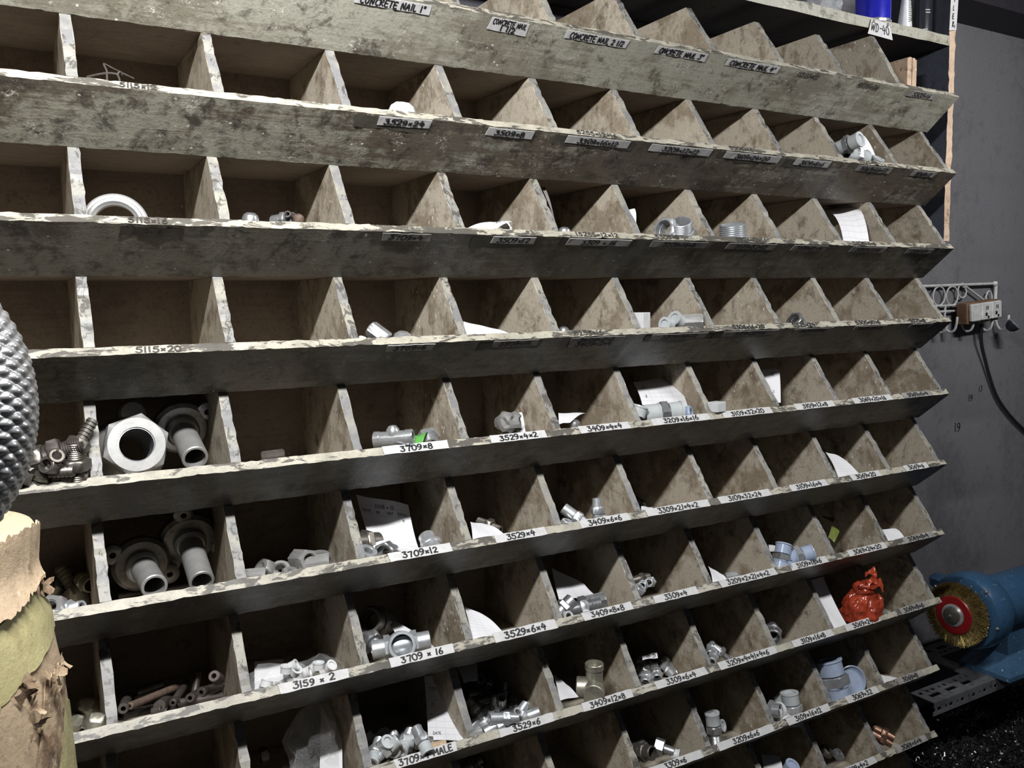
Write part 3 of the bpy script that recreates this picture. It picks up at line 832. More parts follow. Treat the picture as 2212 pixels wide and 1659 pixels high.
# row of 3709 x 6
item('long_nut', 'chrome', W(0.3340, 0.0200, -0.4250), (-0.605, 0.538, 0.587), 'chromed hex fitting tilted in the bin marked 3709x6', 'fitting', .85)
item('dome_cap', 'chrome', W(0.3634, 0.0120, -0.4336), (-0.009, -0.254, 0.967), 'chromed domed cap at the lip of the bin marked 3709x6', 'cap', 1.0)
item('hex_nut', 'white_plastic', W(0.3088, 0.0120, -0.4293), (0.221, -0.264, 0.939), 'tiny white plastic piece in the corner of the bin marked 3709x6', 'nut', .32)
sheet('paper_slip', [W(0.4543, 0.0120, -0.4312), W(0.5274, 0.0060, -0.4308), W(0.5053, 0.0300, -0.4229), W(0.4726, 0.0500, -0.4112)], 'white paper sheet resting on the lip of the bin marked 3509x16', bulge=.001, mat='paper_plain')
item('dome_cap', 'steel', W(0.6219, 0.0200, -0.4300), (0.136, -0.218, 0.966), 'grey cap just showing in the bin marked 3409x2x2', 'cap', .6)
def small_box(loc, rz, w, d, h, label):
    mb = MB().bbox((-w / 2, -d / 2, 0), (w / 2, d / 2, h), .0008)
    o = obj('paper_box', mb.build('paper_box', MAT['white_plastic'], False), None, loc, (0, 0, rz)); tag(o, label, 'box')
small_box(W(0.7726, 0.0300, -0.4391), .35, .022, .022, .034, 'small white paper box in the bin marked 3209x16x12')
item('plastic_cap', 'cap', W(0.8106, 0.0120, -0.4247), (-0.976, -0.182, 0.123), 'open clear plastic cap facing left in the bin marked 3209x16x12', 'cap', .85)
item('plastic_cap', 'cap', W(0.8373, 0.0200, -0.4188), (-0.896, -0.129, 0.424), 'clear plastic cap behind the open one in the bin marked 3209x16x12', 'cap', .95)
item('long_nut', 'cast', W(0.8610, 0.0140, -0.4230), (0.746, -0.664, 0.056), 'dull grey hex block under clear caps in the bin marked 3209x16x12', 'fitting', 1.15, spin=.5)
item('bushing', 'steel', W(1.1068, 0.0200, -0.4260), (-0.897, -0.058, 0.438), 'grey hex bushing tilted in the bin marked 3109x12x6', 'fitting', .68)
# row of 3709 x 8
item('hex_adapter', 'dark', W(-0.0603, 0.0040, -0.5453), (0.935, -0.273, 0.226), 'dark oily fitting in the heap beside the braided hose', group='dark fittings beside the braided hose')
G1 = dict(label='dark oily fitting in the heap beside the braided hose', group='dark fittings beside the braided hose')
item('hex_adapter', 'brown', W(-0.0438, 0.0040, -0.5400), (0.950, -0.153, 0.271), s=1.05, **G1)
item('hex_adapter', 'dark', W(-0.0264, 0.0040, -0.5545), (0.001, -0.131, 0.991), s=1.05, **G1)
item('hose_barb', 'dark', W(-0.0222, 0.0115, -0.5351), (0.538, 0.269, 0.799), s=.85, **G1)
item('hose_barb', 'dark', W(-0.0577, 0.0040, -0.5601), (0.913, -0.407, 0.026), s=.85, **G1)
item('crimp_fitting', 'dark', W(-0.0412, 0.0040, -0.5564), (0.564, 0.766, -0.308), s=1.1, **G1)
item('crimp_fitting', 'brown', W(-0.0359, 0.0040, -0.5631), (0.932, 0.008, -0.362), s=1.0, **G1)
item('hex_nut', 'olive', W(-0.0690, 0.0096, -0.5703), (0.395, -0.377, 0.837), s=.75, **G1)
item('hex_nut', 'dark', W(-0.0608, 0.0096, -0.5703), (0.142, -0.558, 0.817), s=.8, **G1)
item('hex_adapter', 'dark', W(-0.0709, 0.0073, -0.5512), (0.822, 0.251, 0.511), s=1.0, **G1)
item('hose_barb', 'brown', W(-0.0767, 0.0040, -0.5401), (0.889, 0.216, -0.405), s=.9, **G1)
item('hex_adapter', 'dark', W(-0.0493, 0.0040, -0.5505), (0.261, -0.840, 0.475), s=.9, **G1)
item('hex_nut', 'dark', W(-0.0801, 0.0040, -0.5620), (0.389, 0.232, 0.892), s=1.0, **G1)
def big_union():
    o = empty('pipe_union', W(0.0370, 0.1000, -0.5604), axis_rot((0.072, -0.957, 0.280), .80))
    obj('hex_nut', part_mesh('hex_nut', P_hex(.066, .030, .056, .0205, .003), 'cast', 48), o)
    obj('thread', part_mesh('thread', P_thread(.0215, .028, .0545, .0190, .004), 'steel', 48), o)
    obj('body', part_mesh('body', [(.021, .03), (.031, .03), (.034, .022), (.041, .012), (.044, -.004), (.040, -.016), (.030, -.022), (.021, -.022)], 'cast', 48), o)
    for k, an in enumerate((35, 215)):
        mb = MB().lathe([(.0001, -.010), (.014, -.010), (.016, -.007), (.016, .008), (.013, .012), (.0001, .012)], 20, M=Matrix.Translation((.046 * math.cos(math.radians(an)), .046 * math.sin(math.radians(an)), 0)))
        obj('lug', mb.build('lug', MAT['cast']), o)
    tag(o, 'large pale pipe union with a hexagonal face left in the fifth-row bin', 'fitting')
big_union()
def flanged_pipe(end, base, label, r=.0155, R=.032, dark='dark', ears=(20, 200), pm='cast'):
    end = Vector(end); base = Vector(base); L = (end - base).length
    o = empty('flanged_pipe', base, axis_rot(end - base))
    obj('pipe', part_mesh('pipe', [(r * .78, -.004), (r * 1.02, -.004), (r, .006), (r, L - .001), (r - .001, L), (r * .78, L)], pm, 36), o)
    obj('collar', part_mesh('collar', P_sleeve(r * 1.35, -.002, .016, r * .9, .003), pm, 36), o)
    obj('flange', part_mesh('flange', [(r * .8, -.012), (R, -.012), (R * 1.04, -.008), (R * 1.03, .000), (R * .9, .004), (r * 1.2, .005), (r * .8, .005)], dark, 40), o)
    for an in ears:
        mb = MB().lathe([(.004, -.009), (.0105, -.009), (.0125, -.006), (.0125, .002), (.009, .004), (.004, .004)], 18, close=True, M=Matrix.Translation((R * 1.12 * math.cos(math.radians(an)), R * 1.12 * math.sin(math.radians(an)), 0)))
        obj('ear', mb.build('ear', MAT[dark]), o)
    tag(o, label, 'pipe')
flanged_pipe(W(0.1055, 0.0500, -0.5687), W(0.1045, 0.1350, -0.5420), 'pale flanged pipe end beside the hexagonal union', .0155, .034, 'steel', (35, 215))
rod(W(.030, .085, -.6165), W(.128, .120, -.6165), .0052, 'dark', 'dark rod lying on the floor of the bin under the hexagonal union')
rod(W(.020, .160, -.7570), W(.130, .150, -.7570), .0060, 'dark', 'rear dark rod under the two flanged pipes')
rod(W(.020, .120, -.7570), W(.130, .100, -.7570), .0060, 'dark', 'front dark rod under the two flanged pipes')
item('long_nut', 'brown', W(0.2166, 0.1200, -0.5910), (0.979, -0.194, 0.060), 'dark piece lying in the bin right of the pale union', 'fitting', .9)
def chrome_coupling():
    o = empty('coupling', W(0.3480, 0.0140, -0.5628), axis_rot((0.812, -0.578, 0.075)))
    obj('sleeve', part_mesh('sleeve', P_sleeve(.0105, -.0265, .0265, .0085), 'chrome', 32), o)
    obj('band', part_mesh('band', P_sleeve(.0113, -.026, -.018, .0100), 'chrome', 32), o)
    obj('band', part_mesh('band', P_sleeve(.0113, .016, .026, .0100), 'chrome', 32), o)
    mb = MB().lathe([(.0001, .0185), (.005, .0175), (.0085, .013), (.0095, .007), (.0095, 0)], 24, M=axis_rot((1, 0, 0)).to_4x4() @ Matrix.Identity(4))
    obj('boss', mb.build('boss', MAT['chrome']), o, (0, 0, 0), Matrix.Rotation(PI / 2, 3, 'Z'))
    tag(o, 'shiny chromed cylinder coupling in the bin marked 3709x8', 'fitting')
chrome_coupling()
item('bushing', 'chrome', W(0.4050, 0.0300, -0.5703), (0.129, 0.823, 0.552), 'chromed threaded ring behind the green strip in the bin marked 3709x8', 'fitting', .75)
MAT['green'] = m_plastic('green_tape', (.10, .33, .07), .05, .3)
sheet('tape_strip', [W(0.3539, 0.0040, -0.5731), W(0.3844, 0.0040, -0.5724), W(0.4001, 0.0200, -0.5597), W(0.3915, 0.0300, -0.5639)], 'bright green plastic strip on the lip of the bin marked 3709x8', 'tape', bulge=.005, wave=.002, mat='green')
def crumple(name, loc, rad, label, mat, seed, cat='paper', amp=.35, flat=(1, 1, 1)):
    import bmesh
    bm = bmesh.new(); bmesh.ops.create_icosphere(bm, subdivisions=3, radius=1)
    off = Vector((seed * 3.1, seed * 1.7, 0))
    for v in bm.verts:
        d = v.co.normalized(); n1 = mnoise.noise(d * 1.7 + off); n2 = abs(mnoise.noise(d * 3.6 + off)); n3 = abs(mnoise.noise(d * 8 + off))
        k = 1 + amp * n1 - amp * .9 * n2 - amp * .35 * n3
        v.co = Vector((d.x * flat[0], d.y * flat[1], d.z * flat[2])) * (rad * k)
    me = bpy.data.meshes.new(name); bm.to_mesh(me); bm.free(); me.materials.append(MAT[mat])
    me.polygons.foreach_set('use_smooth', [True] * len(me.polygons)); me.set_sharp_from_angle(angle=math.radians(28))
    o = obj(name, me, None, loc)
    if label: tag(o, label, cat)
    return o
crumple('paper_ball', W(0.5268, 0.0220, -0.5579), .0190, 'crumpled grey paper in the bin marked 3529x4x2', 'grey_paper', 3, flat=(1.1, 1, .95))
sheet('paper_slip', [W(0.5419, 0.0300, -0.5763), W(0.5558, 0.0220, -0.5766), W(0.5697, 0.0550, -0.5501), W(0.5631, 0.0600, -0.5487)], 'pale folded flap of paper beside the crumpled ball in the bin marked 3529x4x2', bulge=.003, mat='paper_plain')
sheet('paper_slip', [W(0.6062, 0.0120, -0.5655), W(0.6266, 0.0120, -0.5631), W(0.6658, 0.0300, -0.5557), W(0.6303, 0.0500, -0.5536)], 'white paper flap pointing right in the bin marked 3409x4x4', bulge=.002, mat='paper_plain')
item('dome_cap', 'steel', W(0.6402, 0.0200, -0.5693), (0.045, -0.168, 0.985), 'grey rounded cap under the paper flap in the bin marked 3409x4x4', 'cap', .62)
sheet('stock_card', [W(0.7959, 0.0500, -0.5710), W(0.8693, 0.0200, -0.5781), W(0.9128, 0.1150, -0.5189), W(0.8314, 0.1250, -0.5245)], 'white ruled stock card leaning in the bin marked 3209x16x16', bulge=.006, mat='paper', texts=(('16', .12, .72, .08, 3), ('2', .12, .42, .07, 5)))
item('capped_adapter', 'steel', W(0.8176, 0.0300, -0.5675), (0.923, -0.379, 0.057), 'middle capped hex fitting lying in the bin marked 3209x16x16', 'fitting', 1.02, spin=.3)
item('plastic_cap', 'cap', W(0.7678, 0.0300, -0.5607), (0.381, 0.003, 0.924), 'clear plastic cap against the left divider in the bin marked 3209x16x16', 'cap', 1.0)
item('plastic_cap', 'cap_blue', W(0.8574, 0.0200, -0.5719), (0.588, -0.777, 0.222), 'bluish plastic cap right of the fitting in the bin marked 3209x16x16', 'cap', 1.05)
small_box(W(0.9085, 0.0040, -0.5689), .2, .024, .020, .016, 'low grey paper box in the bin marked 3109x32x20')
sheet('stock_card', [W(1.0702, 0.0600, -0.5730), W(1.1071, 0.0500, -0.5722), W(1.1447, 0.0900, -0.5174), W(1.1040, 0.1000, -0.5159)], 'white card standing in the bin marked 3109x12x8', bulge=.001, mat='paper_plain', texts=(('51', .55, .80, .10, 2), ('2', .62, .3, .07, 4)))
# row of 3709 x 12
item('hose_barb', 'olive', W(-0.0504, 0.1900, -0.7453), (-0.696, -0.146, 0.703), 'olive hose barb lying nearest the torn wrapping', 'fitting', .95)
item('hose_barb', 'olive', W(-0.0252, 0.1709, -0.7493), (-0.394, 0.543, 0.742), 'olive hose barb with its ridged tail up beside the divider', 'fitting', 1.15)
item('sleeve_fitting', 'olive', W(-0.0156, 0.1569, -0.7313), (-0.320, 0.946, 0.050), 'olive tube end showing its round opening above the hose barbs', 'fitting', .72)
item('hex_nut', 'cast', W(-0.0567, 0.0147, -0.7141), (-0.484, -0.651, 0.585), 'bright pale hex nut on the lip below the hose barbs', 'nut', 1.05)
item('hex_adapter', 'zinc', W(-0.0406, 0.0143, -0.7176), (0.719, -0.620, 0.313), 'pale threaded piece on the lip below the hose barbs', 'fitting', .7)
flanged_pipe(W(0.0507, 0.0400, -0.7160), W(0.0458, 0.1200, -0.7086), 'front of two grey flanged pipes in the bin above the rods', .0150, .034, 'dark', (150, 330))
flanged_pipe(W(0.1041, 0.0400, -0.7194), W(0.1056, 0.1300, -0.6885), 'rear taller grey flanged pipe in the bin above the rods', .0150, .036, 'dark', (100, 235, 340))
G2 = dict(label='pale hex nut in the heap right of the flanged pipes', cat='nut', group='hex nuts right of the flanged pipes')
item('hex_nut', 'cast', W(0.1957, 0.1084, -0.7393), (-0.800, -0.182, 0.572), s=1.05, **G2)
item('hex_nut', 'cast', W(0.2153, 0.1010, -0.7413), (0.183, 0.556, -0.811), s=.95, **G2)
item('hex_nut', 'cast', W(0.2008, 0.1056, -0.7483), (0.001, -0.131, 0.991), s=.95, **G2)
item('long_nut', 'cast', W(0.1643, 0.0352, -0.7248), (0.891, -0.449, 0.061), s=1.0, spin=0, **G2)
item('long_nut', 'cast', W(0.2446, 0.1084, -0.7412), (-0.710, -0.593, -0.381), s=1.15, **G2)
item('long_nut', 'cast', W(0.2318, 0.0483, -0.7152), (0.177, -0.966, 0.189), s=1.1, **G2)
item('hex_nut', 'cast', W(0.2575, 0.0604, -0.7213), (-0.024, -0.173, 0.985), s=.98, **G2)
item('long_nut', 'cast', W(0.2441, 0.0352, -0.7218), (0.912, -0.398, 0.097), s=1.1, spin=0, **G2)
item('hex_nut', 'cast', W(0.2840, 0.1033, -0.7453), (0.046, -0.156, 0.987), s=.98, **G2)
item('hex_nut', 'cast', W(0.2130, 0.0376, -0.7299), (0.221, -0.264, 0.939), s=.9, **G2)
sheet('stock_card', [W(0.3266, 0.0350, -0.7168), W(0.3810, 0.0100, -0.7181), W(0.4026, 0.1000, -0.6767), W(0.3367, 0.1350, -0.6572)], 'big white ruled stock card curling in the bin marked 3709x12', bulge=-.016, wave=.005, texts=(('3709 x 12', .32, .88, .045, 3), ('DATE', .06, .80, .04, 4), ('IN', .32, .80, .04, 5), ('OUT', .54, .80, .04, 6), ('TOTAL', .74, .80, .04, 7), ('8', .82, .71, .04, 8)))
item('swivel_fitting', 'steel', W(0.3418, 0.0300, -0.7180), (0.698, 0.701, -0.146), 'steel fitting showing its round bore in the bin marked 3709x12', 'fitting', .78)
item('sleeve_fitting', 'dark', W(0.3228, 0.0700, -0.7118), (0.953, 0.246, -0.177), 'dark fitting at the left divider of the bin marked 3709x12', 'fitting', 1.1)
item('sleeve_fitting', 'zinc', W(0.4030, 0.0250, -0.7188), (0.104, 0.908, 0.406), 'zinc sleeve fitting at the right of the bin marked 3709x12', 'fitting', .95)
item('hex_nut', 'zinc', W(0.3087, 0.0200, -0.7126), (0.260, -0.424, 0.868), 'zinc nut low in the left corner of the bin marked 3709x12', 'nut', .9)
sheet('paper_slip', [W(0.4578, 0.0060, -0.7130), W(0.5099, 0.0080, -0.7135), W(0.5043, 0.0500, -0.7092), W(0.4874, 0.0700, -0.7056)], 'white paper slip lying in the bin marked 3529x4', bulge=.002)
item('hex_adapter', 'dark', W(0.5135, 0.0600, -0.7148), (0.536, -0.812, -0.230), 'dark threaded fitting behind the slip in the bin marked 3529x4', 'fitting', .78)
item('crimp_fitting', 'zinc', W(0.6371, 0.0150, -0.7087), (0.548, -0.635, -0.545), 'zinc fitting tilted left in the bin marked 3409x6x6', 'fitting', 1.05)
item('crimp_fitting', 'zinc', W(0.6764, 0.0140, -0.7062), (0.015, 0.158, 0.987), 'zinc fitting standing upright in the bin marked 3409x6x6', 'fitting', 1.0)
item('hex_adapter', 'cast', W(0.6871, 0.0120, -0.7187), (0.901, -0.414, -0.129), 'pale hex piece lying at the foot of the upright fitting marked 3409x6x6', 'fitting', .62)
item('hex_nut', 'zinc', W(0.6170, 0.0100, -0.7140), (0.221, -0.264, 0.939), 'zinc nut in the corner of the bin marked 3409x6x6', 'nut', .62)
item('hex_adapter', 'steel', W(0.8927, 0.1676, -0.7533), (0.546, -0.818, -0.181), 'steel fitting lying in the bin marked 3309x2/x4x2', 'fitting', .78)
sheet('paper_slip', [W(0.7571, 0.0100, -0.7150), W(0.7796, 0.0080, -0.7147), W(0.7958, 0.0300, -0.7176), W(0.7771, 0.0350, -0.7161)], 'thin paper tag under the fitting in the bin marked 3309x2/x4x2', bulge=.0005, mat='paper_plain')
sheet('paper_slip', [W(1.2088, 0.0040, -0.7163), W(1.2701, 0.0040, -0.7165), W(1.2707, 0.0550, -0.6876), W(1.2402, 0.0600, -0.6772)], 'white ruled slip lying in the bin marked 3069x20', bulge=.002)
# row of 3709 x 16
item('cone_fitting', 'olive', W(-0.0223, 0.1201, -0.8828), (0.331, 0.442, 0.834), 'olive hex fitting with short pipe end, uppermost in the bottom left bin', 'fitting', 1.0)
item('cone_fitting', 'olive', W(-0.0217, 0.0212, -0.8612), (0.354, 0.800, 0.485), 'olive hex fitting with short pipe end on the lip of the bottom left bin', 'fitting', .85)
item('cone_fitting', 'olive', W(-0.0389, 0.1177, -0.8929), (0.389, 0.232, 0.892), 'olive fitting partly behind the torn wrapping in the bottom left bin', 'fitting', .9)
G3 = 'brown steel rods in the bin left of 3159x2'
L3 = 'brown steel rod in the tangled heap left of the bag marked 3159x2'
rod(W(0.0139, 0.0189, -0.8452), W(0.0801, 0.1047, -0.8708), .0045, 'rust', L3, G3)
rod(W(0.0042, 0.0203, -0.8545), W(0.0497, 0.0907, -0.8868), .0055, 'brown', L3, G3)
rod(W(0.0324, 0.1257, -0.8747), W(0.0647, 0.1303, -0.8727), .0045, 'brown', L3, G3)
rod(W(0.0288, 0.1266, -0.8828), W(0.0583, 0.1308, -0.8788), .0045, 'brown', L3, G3)
rod(W(0.0958, 0.0357, -0.8557), W(0.1281, 0.0865, -0.8748), .0058, 'brown', L3, G3)
rod(W(0.0694, 0.0329, -0.8614), W(0.1215, 0.0413, -0.8686), .0052, 'brown', L3, G3)
rod(W(0.0636, 0.0818, -0.8897), W(0.1073, 0.0446, -0.8765), .0045, 'brown', L3, G3)
rod(W(0.0628, 0.0338, -0.8600), W(0.0921, 0.1201, -0.8748), .0045, 'brown', L3, G3)
rod(W(0.0471, 0.0292, -0.8581), W(0.0648, 0.0949, -0.8809), .0070, 'brown', L3, G3, .3)
rod(W(0.0066, 0.0077, -0.8415), W(0.0218, 0.1327, -0.8829), .0060, 'brown', L3, G3)
rod(W(0.0397, 0.0296, -0.8644), W(0.0495, 0.0250, -0.8604), .0060, 'brown', L3, G3)
rod(W(0.0798, 0.0161, -0.8508), W(0.1109, 0.1084, -0.8849), .0055, 'brown', L3, G3)
rod(W(0.0970, 0.0986, -0.8869), W(0.1045, 0.1000, -0.8544), .0050, 'brown', 'fully threaded brown rod standing up in the heap of steel rods', None, threaded=True, name='threaded_rod')
rod(W(0.1097, 0.0236, -0.8333), W(0.1179, 0.0376, -0.8453), .0070, 'brown', 'short dark stub at the back of the heap of steel rods')
# clear bag with white caps
def m_film(name, alpha, col=(.8, .82, .84)):
    N = NT(name); N.col(col); N.set(Roughness=.10, Alpha=alpha, Specular_IOR_Level=.8)
    N.bump(N.noise(N.pos(), 140, 4, .6, 1.0), .8, .003); return N.mat
MAT['film'] = m_film('clear_plastic_film', .10)
MAT['film_thin'] = m_film('thin_clear_film', .07, (.7, .72, .74))
b_ = crumple('plastic_bag', W(0.1866, 0.0245, -0.8581), .045, 'clear plastic bag slumped in the bin marked 3159x2', 'film', 7, 'bag', .35, (1.05, .7, .5))
b2 = crumple('plastic_bag', W(0.2555, 0.0753, -0.8827), .034, 'clear plastic film over white caps in the bin marked 3159x2', 'film_thin', 11, 'bag', .4, (1.2, .8, .75))
G4 = dict(label='small white plastic cap in the clear bag marked 3159x2', cat='cap', group='white caps in the clear bag')
for k, loc, ax in ((0, W(0.2035, 0.0105, -0.8380), (0.801, -0.415, 0.431)), (1, W(0.1940, 0.0105, -0.8400), (0.156, 0.018, 0.988)), (2, W(0.2050, 0.0087, -0.8443), (0.357, -0.502, 0.788)), (3, W(0.2211, 0.0161, -0.8528), (0.828, -0.440, 0.347)), (4, W(0.2388, 0.0222, -0.8500), (0.104, 0.049, 0.993)), (5, W(0.2529, 0.0963, -0.8848), (0.833, -0.160, 0.530)), (6, W(0.2546, 0.0240, -0.8556), (0.380, -0.641, 0.667)),
                   (7, W(0.2060, 0.1038, -0.8948), (0.986, -0.045, 0.163)), (8, W(0.1694, 0.0133, -0.8544), (0.459, 0.332, 0.824)), (9, W(0.1797, 0.0217, -0.8656), (0.733, -0.645, 0.217)), (10, W(0.2340, 0.1014, -0.8948), (0.539, 0.034, 0.842)), (11, W(0.2686, 0.0972, -0.8928), (0.814, -0.293, 0.502)), (12, W(0.1676, 0.0194, -0.8635), (0.381, 0.003, 0.924)), (13, W(0.1932, 0.0240, -0.8656), (0.958, 0.112, 0.264))):
    item('plastic_cap', 'white_plastic', loc, ax, s=.55, **G4)
sheet('paper_slip', [W(0.1631, 0.0500, -0.8746), W(0.1972, 0.0400, -0.8716), W(0.2189, 0.1200, -0.8730), W(0.1801, 0.1200, -0.8661)], 'white paper behind the clear bag in the bin marked 3159x2', bulge=.001, mat='paper_plain')
def tee(loc, R3, label, mat='zinc', s=1.0):
    o = empty('tee_fitting', loc, R3); o.scale = (s, s, s)
    X = Matrix.Rotation(PI / 2, 4, 'Y')
    mb = MB().lathe([(.0001, -.020), (.014, -.020), (.0155, -.010), (.0155, .010), (.014, .020), (.0001, .020)], 28, M=X); obj('body', mb.build('body', MAT[mat]), o)
    for sg in (-1, 1):
        mb = MB().lathe([(.009, .020), (.0125, .020), (.0125, .039), (.0118, .040), (.009, .040), (.009, .020)], 28, M=Matrix.Rotation(sg * PI / 2, 4, 'Y')); obj('sleeve', mb.build('sleeve', MAT[mat]), o)
        mb = MB().lathe([(.0001, .0145), (.0145, .0145, 1), (.0145, .0225, 1), (.0001, .0225)], 24, M=Matrix.Rotation(sg * PI / 2, 4, 'Y')); obj('hex_nut', mb.build('hex_nut', MAT[mat]), o)
    obj('front_ring', part_mesh('front_ring', P_sleeve(.0190, -.006, .026, .0145, .001), mat, 36), o)
    tag(o, label, 'fitting')
tee(W(0.3578, 0.0330, -0.8521), frame((-0.291, -0.890, 0.350), (0.888, -0.438, 0.142)), 'bright zinc tee fitting with wide round mouth in the bin marked 3709x16')
item('sleeve_fitting', 'dark', W(0.3510, 0.1050, -0.8405), (-0.622, -0.674, 0.399), 'dark wide pipe mouth at the back of the bin marked 3709x16', 'fitting', 1.45)
item('hex_adapter', 'steel', W(0.3294, 0.0750, -0.8551), (0.301, -0.901, -0.311), 'grey hex fitting between the tee and the divider marked 3709x16', 'fitting', 1.1)
sheet('paper_slip', [W(0.3667, 0.0450, -0.8629), W(0.4000, 0.0100, -0.8592), W(0.3927, 0.0350, -0.8504), W(0.3709, 0.1300, -0.8407)], 'grey paper edge sloping behind the tee in the bin marked 3709x16', bulge=.002, mat='paper_plain')
sheet('paper_slip', [W(0.4536, 0.0040, -0.8563), W(0.5070, 0.0050, -0.8593), W(0.5000, 0.0500, -0.8462), W(0.4846, 0.0900, -0.8387)], 'white ruled slip lying flat in the bin marked 3529x6x4', bulge=.001)
sheet('stock_card', [W(0.6252, 0.0450, -0.8443), W(0.6879, 0.0300, -0.8436), W(0.6965, 0.0800, -0.8415), W(0.6667, 0.1300, -0.8221)], 'white card half in shade in the bin marked 3409x8x8', bulge=-.004)
item('hex_adapter', 'steel', W(0.6542, 0.0220, -0.8539), (0.928, -0.336, 0.159), 'steel fitting with open end lying in the bin marked 3409x8x8', 'fitting', 1.12)
item('long_nut', 'steel', W(0.6747, 0.0240, -0.8519), (0.905, -0.385, 0.179), 'grey hex block right of the open-ended fitting marked 3409x8x8', 'fitting', 1.15)
item('sleeve_fitting', 'steel', W(0.6229, 0.0300, -0.8524), (0.835, -0.006, 0.550), 'grey sleeve against the left divider in the bin marked 3409x8x8', 'fitting', .9)
item('hex_nut', 'zinc', W(0.6166, 0.0080, -0.8557), (-0.220, -0.829, 0.514), 'bright zinc nut at the lip of the bin marked 3409x8x8', 'nut', .55)
G5 = dict(label='small zinc fitting with round mouth outward in the bin marked 3309x4', group='fittings in the bin marked 3309x4')
item('crimp_fitting', 'zinc', W(0.7816, 0.0360, -0.8461), (0.685, 0.687, -0.245), s=.88, **G5)
item('crimp_fitting', 'zinc', W(0.8042, 0.0450, -0.8473), (0.724, 0.645, -0.246), s=.88, **G5)
item('crimp_fitting', 'dark', W(0.7990, 0.0650, -0.8465), (0.998, 0.039, 0.042), 'dark fitting at the back of the bin marked 3309x4', s=.88)
item('hex_nut', 'zinc', W(0.7612, 0.0200, -0.8446), (0.357, -0.502, 0.788), 'zinc nut behind the divider left of the bin marked 3309x4', 'nut', .7)
sheet('paper_slip', [W(0.9050, 0.0060, -0.8585), W(0.9405, 0.0060, -0.8602), W(0.9445, 0.0300, -0.8546), W(0.9403, 0.0550, -0.8458)], 'white curved slip in the bin marked 3209x2x2', bulge=.002)
item('long_nut', 'zinc', W(0.9606, 0.0200, -0.8596), (0.914, -0.399, 0.079), 'zinc hex piece lying beside the slip marked 3209x2x2', 'fitting', .62, spin=0)
sheet('paper_slip', [W(1.0788, 0.0450, -0.8412), W(1.1044, 0.0350, -0.8368), W(1.1381, 0.0700, -0.8464), W(1.1125, 0.0800, -0.8430)], 'pale paper slip above the capped fittings marked 3109x16x6', bulge=.001, mat='paper_plain')
item('capped_adapter', 'zinc', W(1.1167, 0.0160, -0.8486), (0.906, -0.382, 0.183), 'bright capped fitting with white hex lying right in the bin marked 3109x16x6', 'fitting', .92, spin=0, capmat='cap_blue')
item('capped_adapter', 'steel', W(1.0789, 0.0180, -0.8462), (0.446, 0.210, 0.870), 'capped fitting with ridged plastic against the divider marked 3109x16x6', 'fitting', .85, capmat='cap_blue')
item('plastic_cap', 'cap_blue', W(1.0857, 0.0060, -0.8569), (0.324, -0.749, 0.578), 'loose bluish cap at the lip of the bin marked 3109x16x6', 'cap', .8)
sheet('plastic_tab', [W(1.2367, 0.0500, -0.8392), W(1.2420, 0.0350, -0.8472), W(1.2717, 0.0500, -0.8309), W(1.2734, 0.0700, -0.8219)], 'dull green square tab in the bin marked 3069x24x20', 'tab', bulge=.001, mat='green_dull') if False else None
MAT['green_dull'] = m_plain('dull_green_card', (.14, .17, .03), .5)
sheet('card_tab', [W(1.2454, 0.0550, -0.8426), W(1.2517, 0.0450, -0.8502), W(1.2766, 0.0550, -0.8355), W(1.2796, 0.0750, -0.8267)], 'dull green square tab in the bin marked 3069x24x20', 'card', bulge=.001, mat='green_dull')
sheet('paper_slip', [W(1.3055, 0.1200, -0.8261), W(1.3265, 0.1100, -0.8365), W(1.3456, 0.1200, -0.8356), W(1.3173, 0.1300, -0.8242)], 'dark folded paper at the back of the bin marked 3069x24x20', bulge=.001, mat='grey_paper')
sheet('paper_slip', [W(1.3492, 0.0040, -0.8620), W(1.4078, 0.0040, -0.8593), W(1.4121, 0.0300, -0.8445), W(1.3778, 0.0350, -0.8414)], 'white slip with a rounded end in the bin marked 3069x8x4', bulge=.002)
# row of 3709 x 4 male
sheet('stock_card', [W(0.2455, 0.0600, -1.0228), W(0.2745, 0.0500, -1.0240), W(0.3025, 0.1300, -0.9690), W(0.2798, 0.1500, -0.9539)], 'tall grey card standing in shade behind the bag below 3159x2', bulge=.002, mat='paper_plain')
b3 = crumple('plastic_bag', W(0.2409, 0.0700, -0.9881), .050, 'crumpled clear plastic bag standing up in the bin below 3159x2', 'film', 5, 'bag', .5, (.75, .5, 1.25))
item('crimp_fitting', 'zinc', W(0.2297, 0.1168, -1.0338), (0.554, -0.821, 0.139), 'zinc fitting at the foot of the clear bag below 3159x2', s=.9)
item('hex_nut', 'dark', W(0.1924, 0.1448, -1.0158), (0.988, 0.046, 0.145), 'dark nut deep in the bin left of the clear standing bag', 'nut', .8)
G6 = dict(label='white-capped steel fitting in the heap marked 3709x4 male', group='capped fittings in the bin marked 3709x4 male')
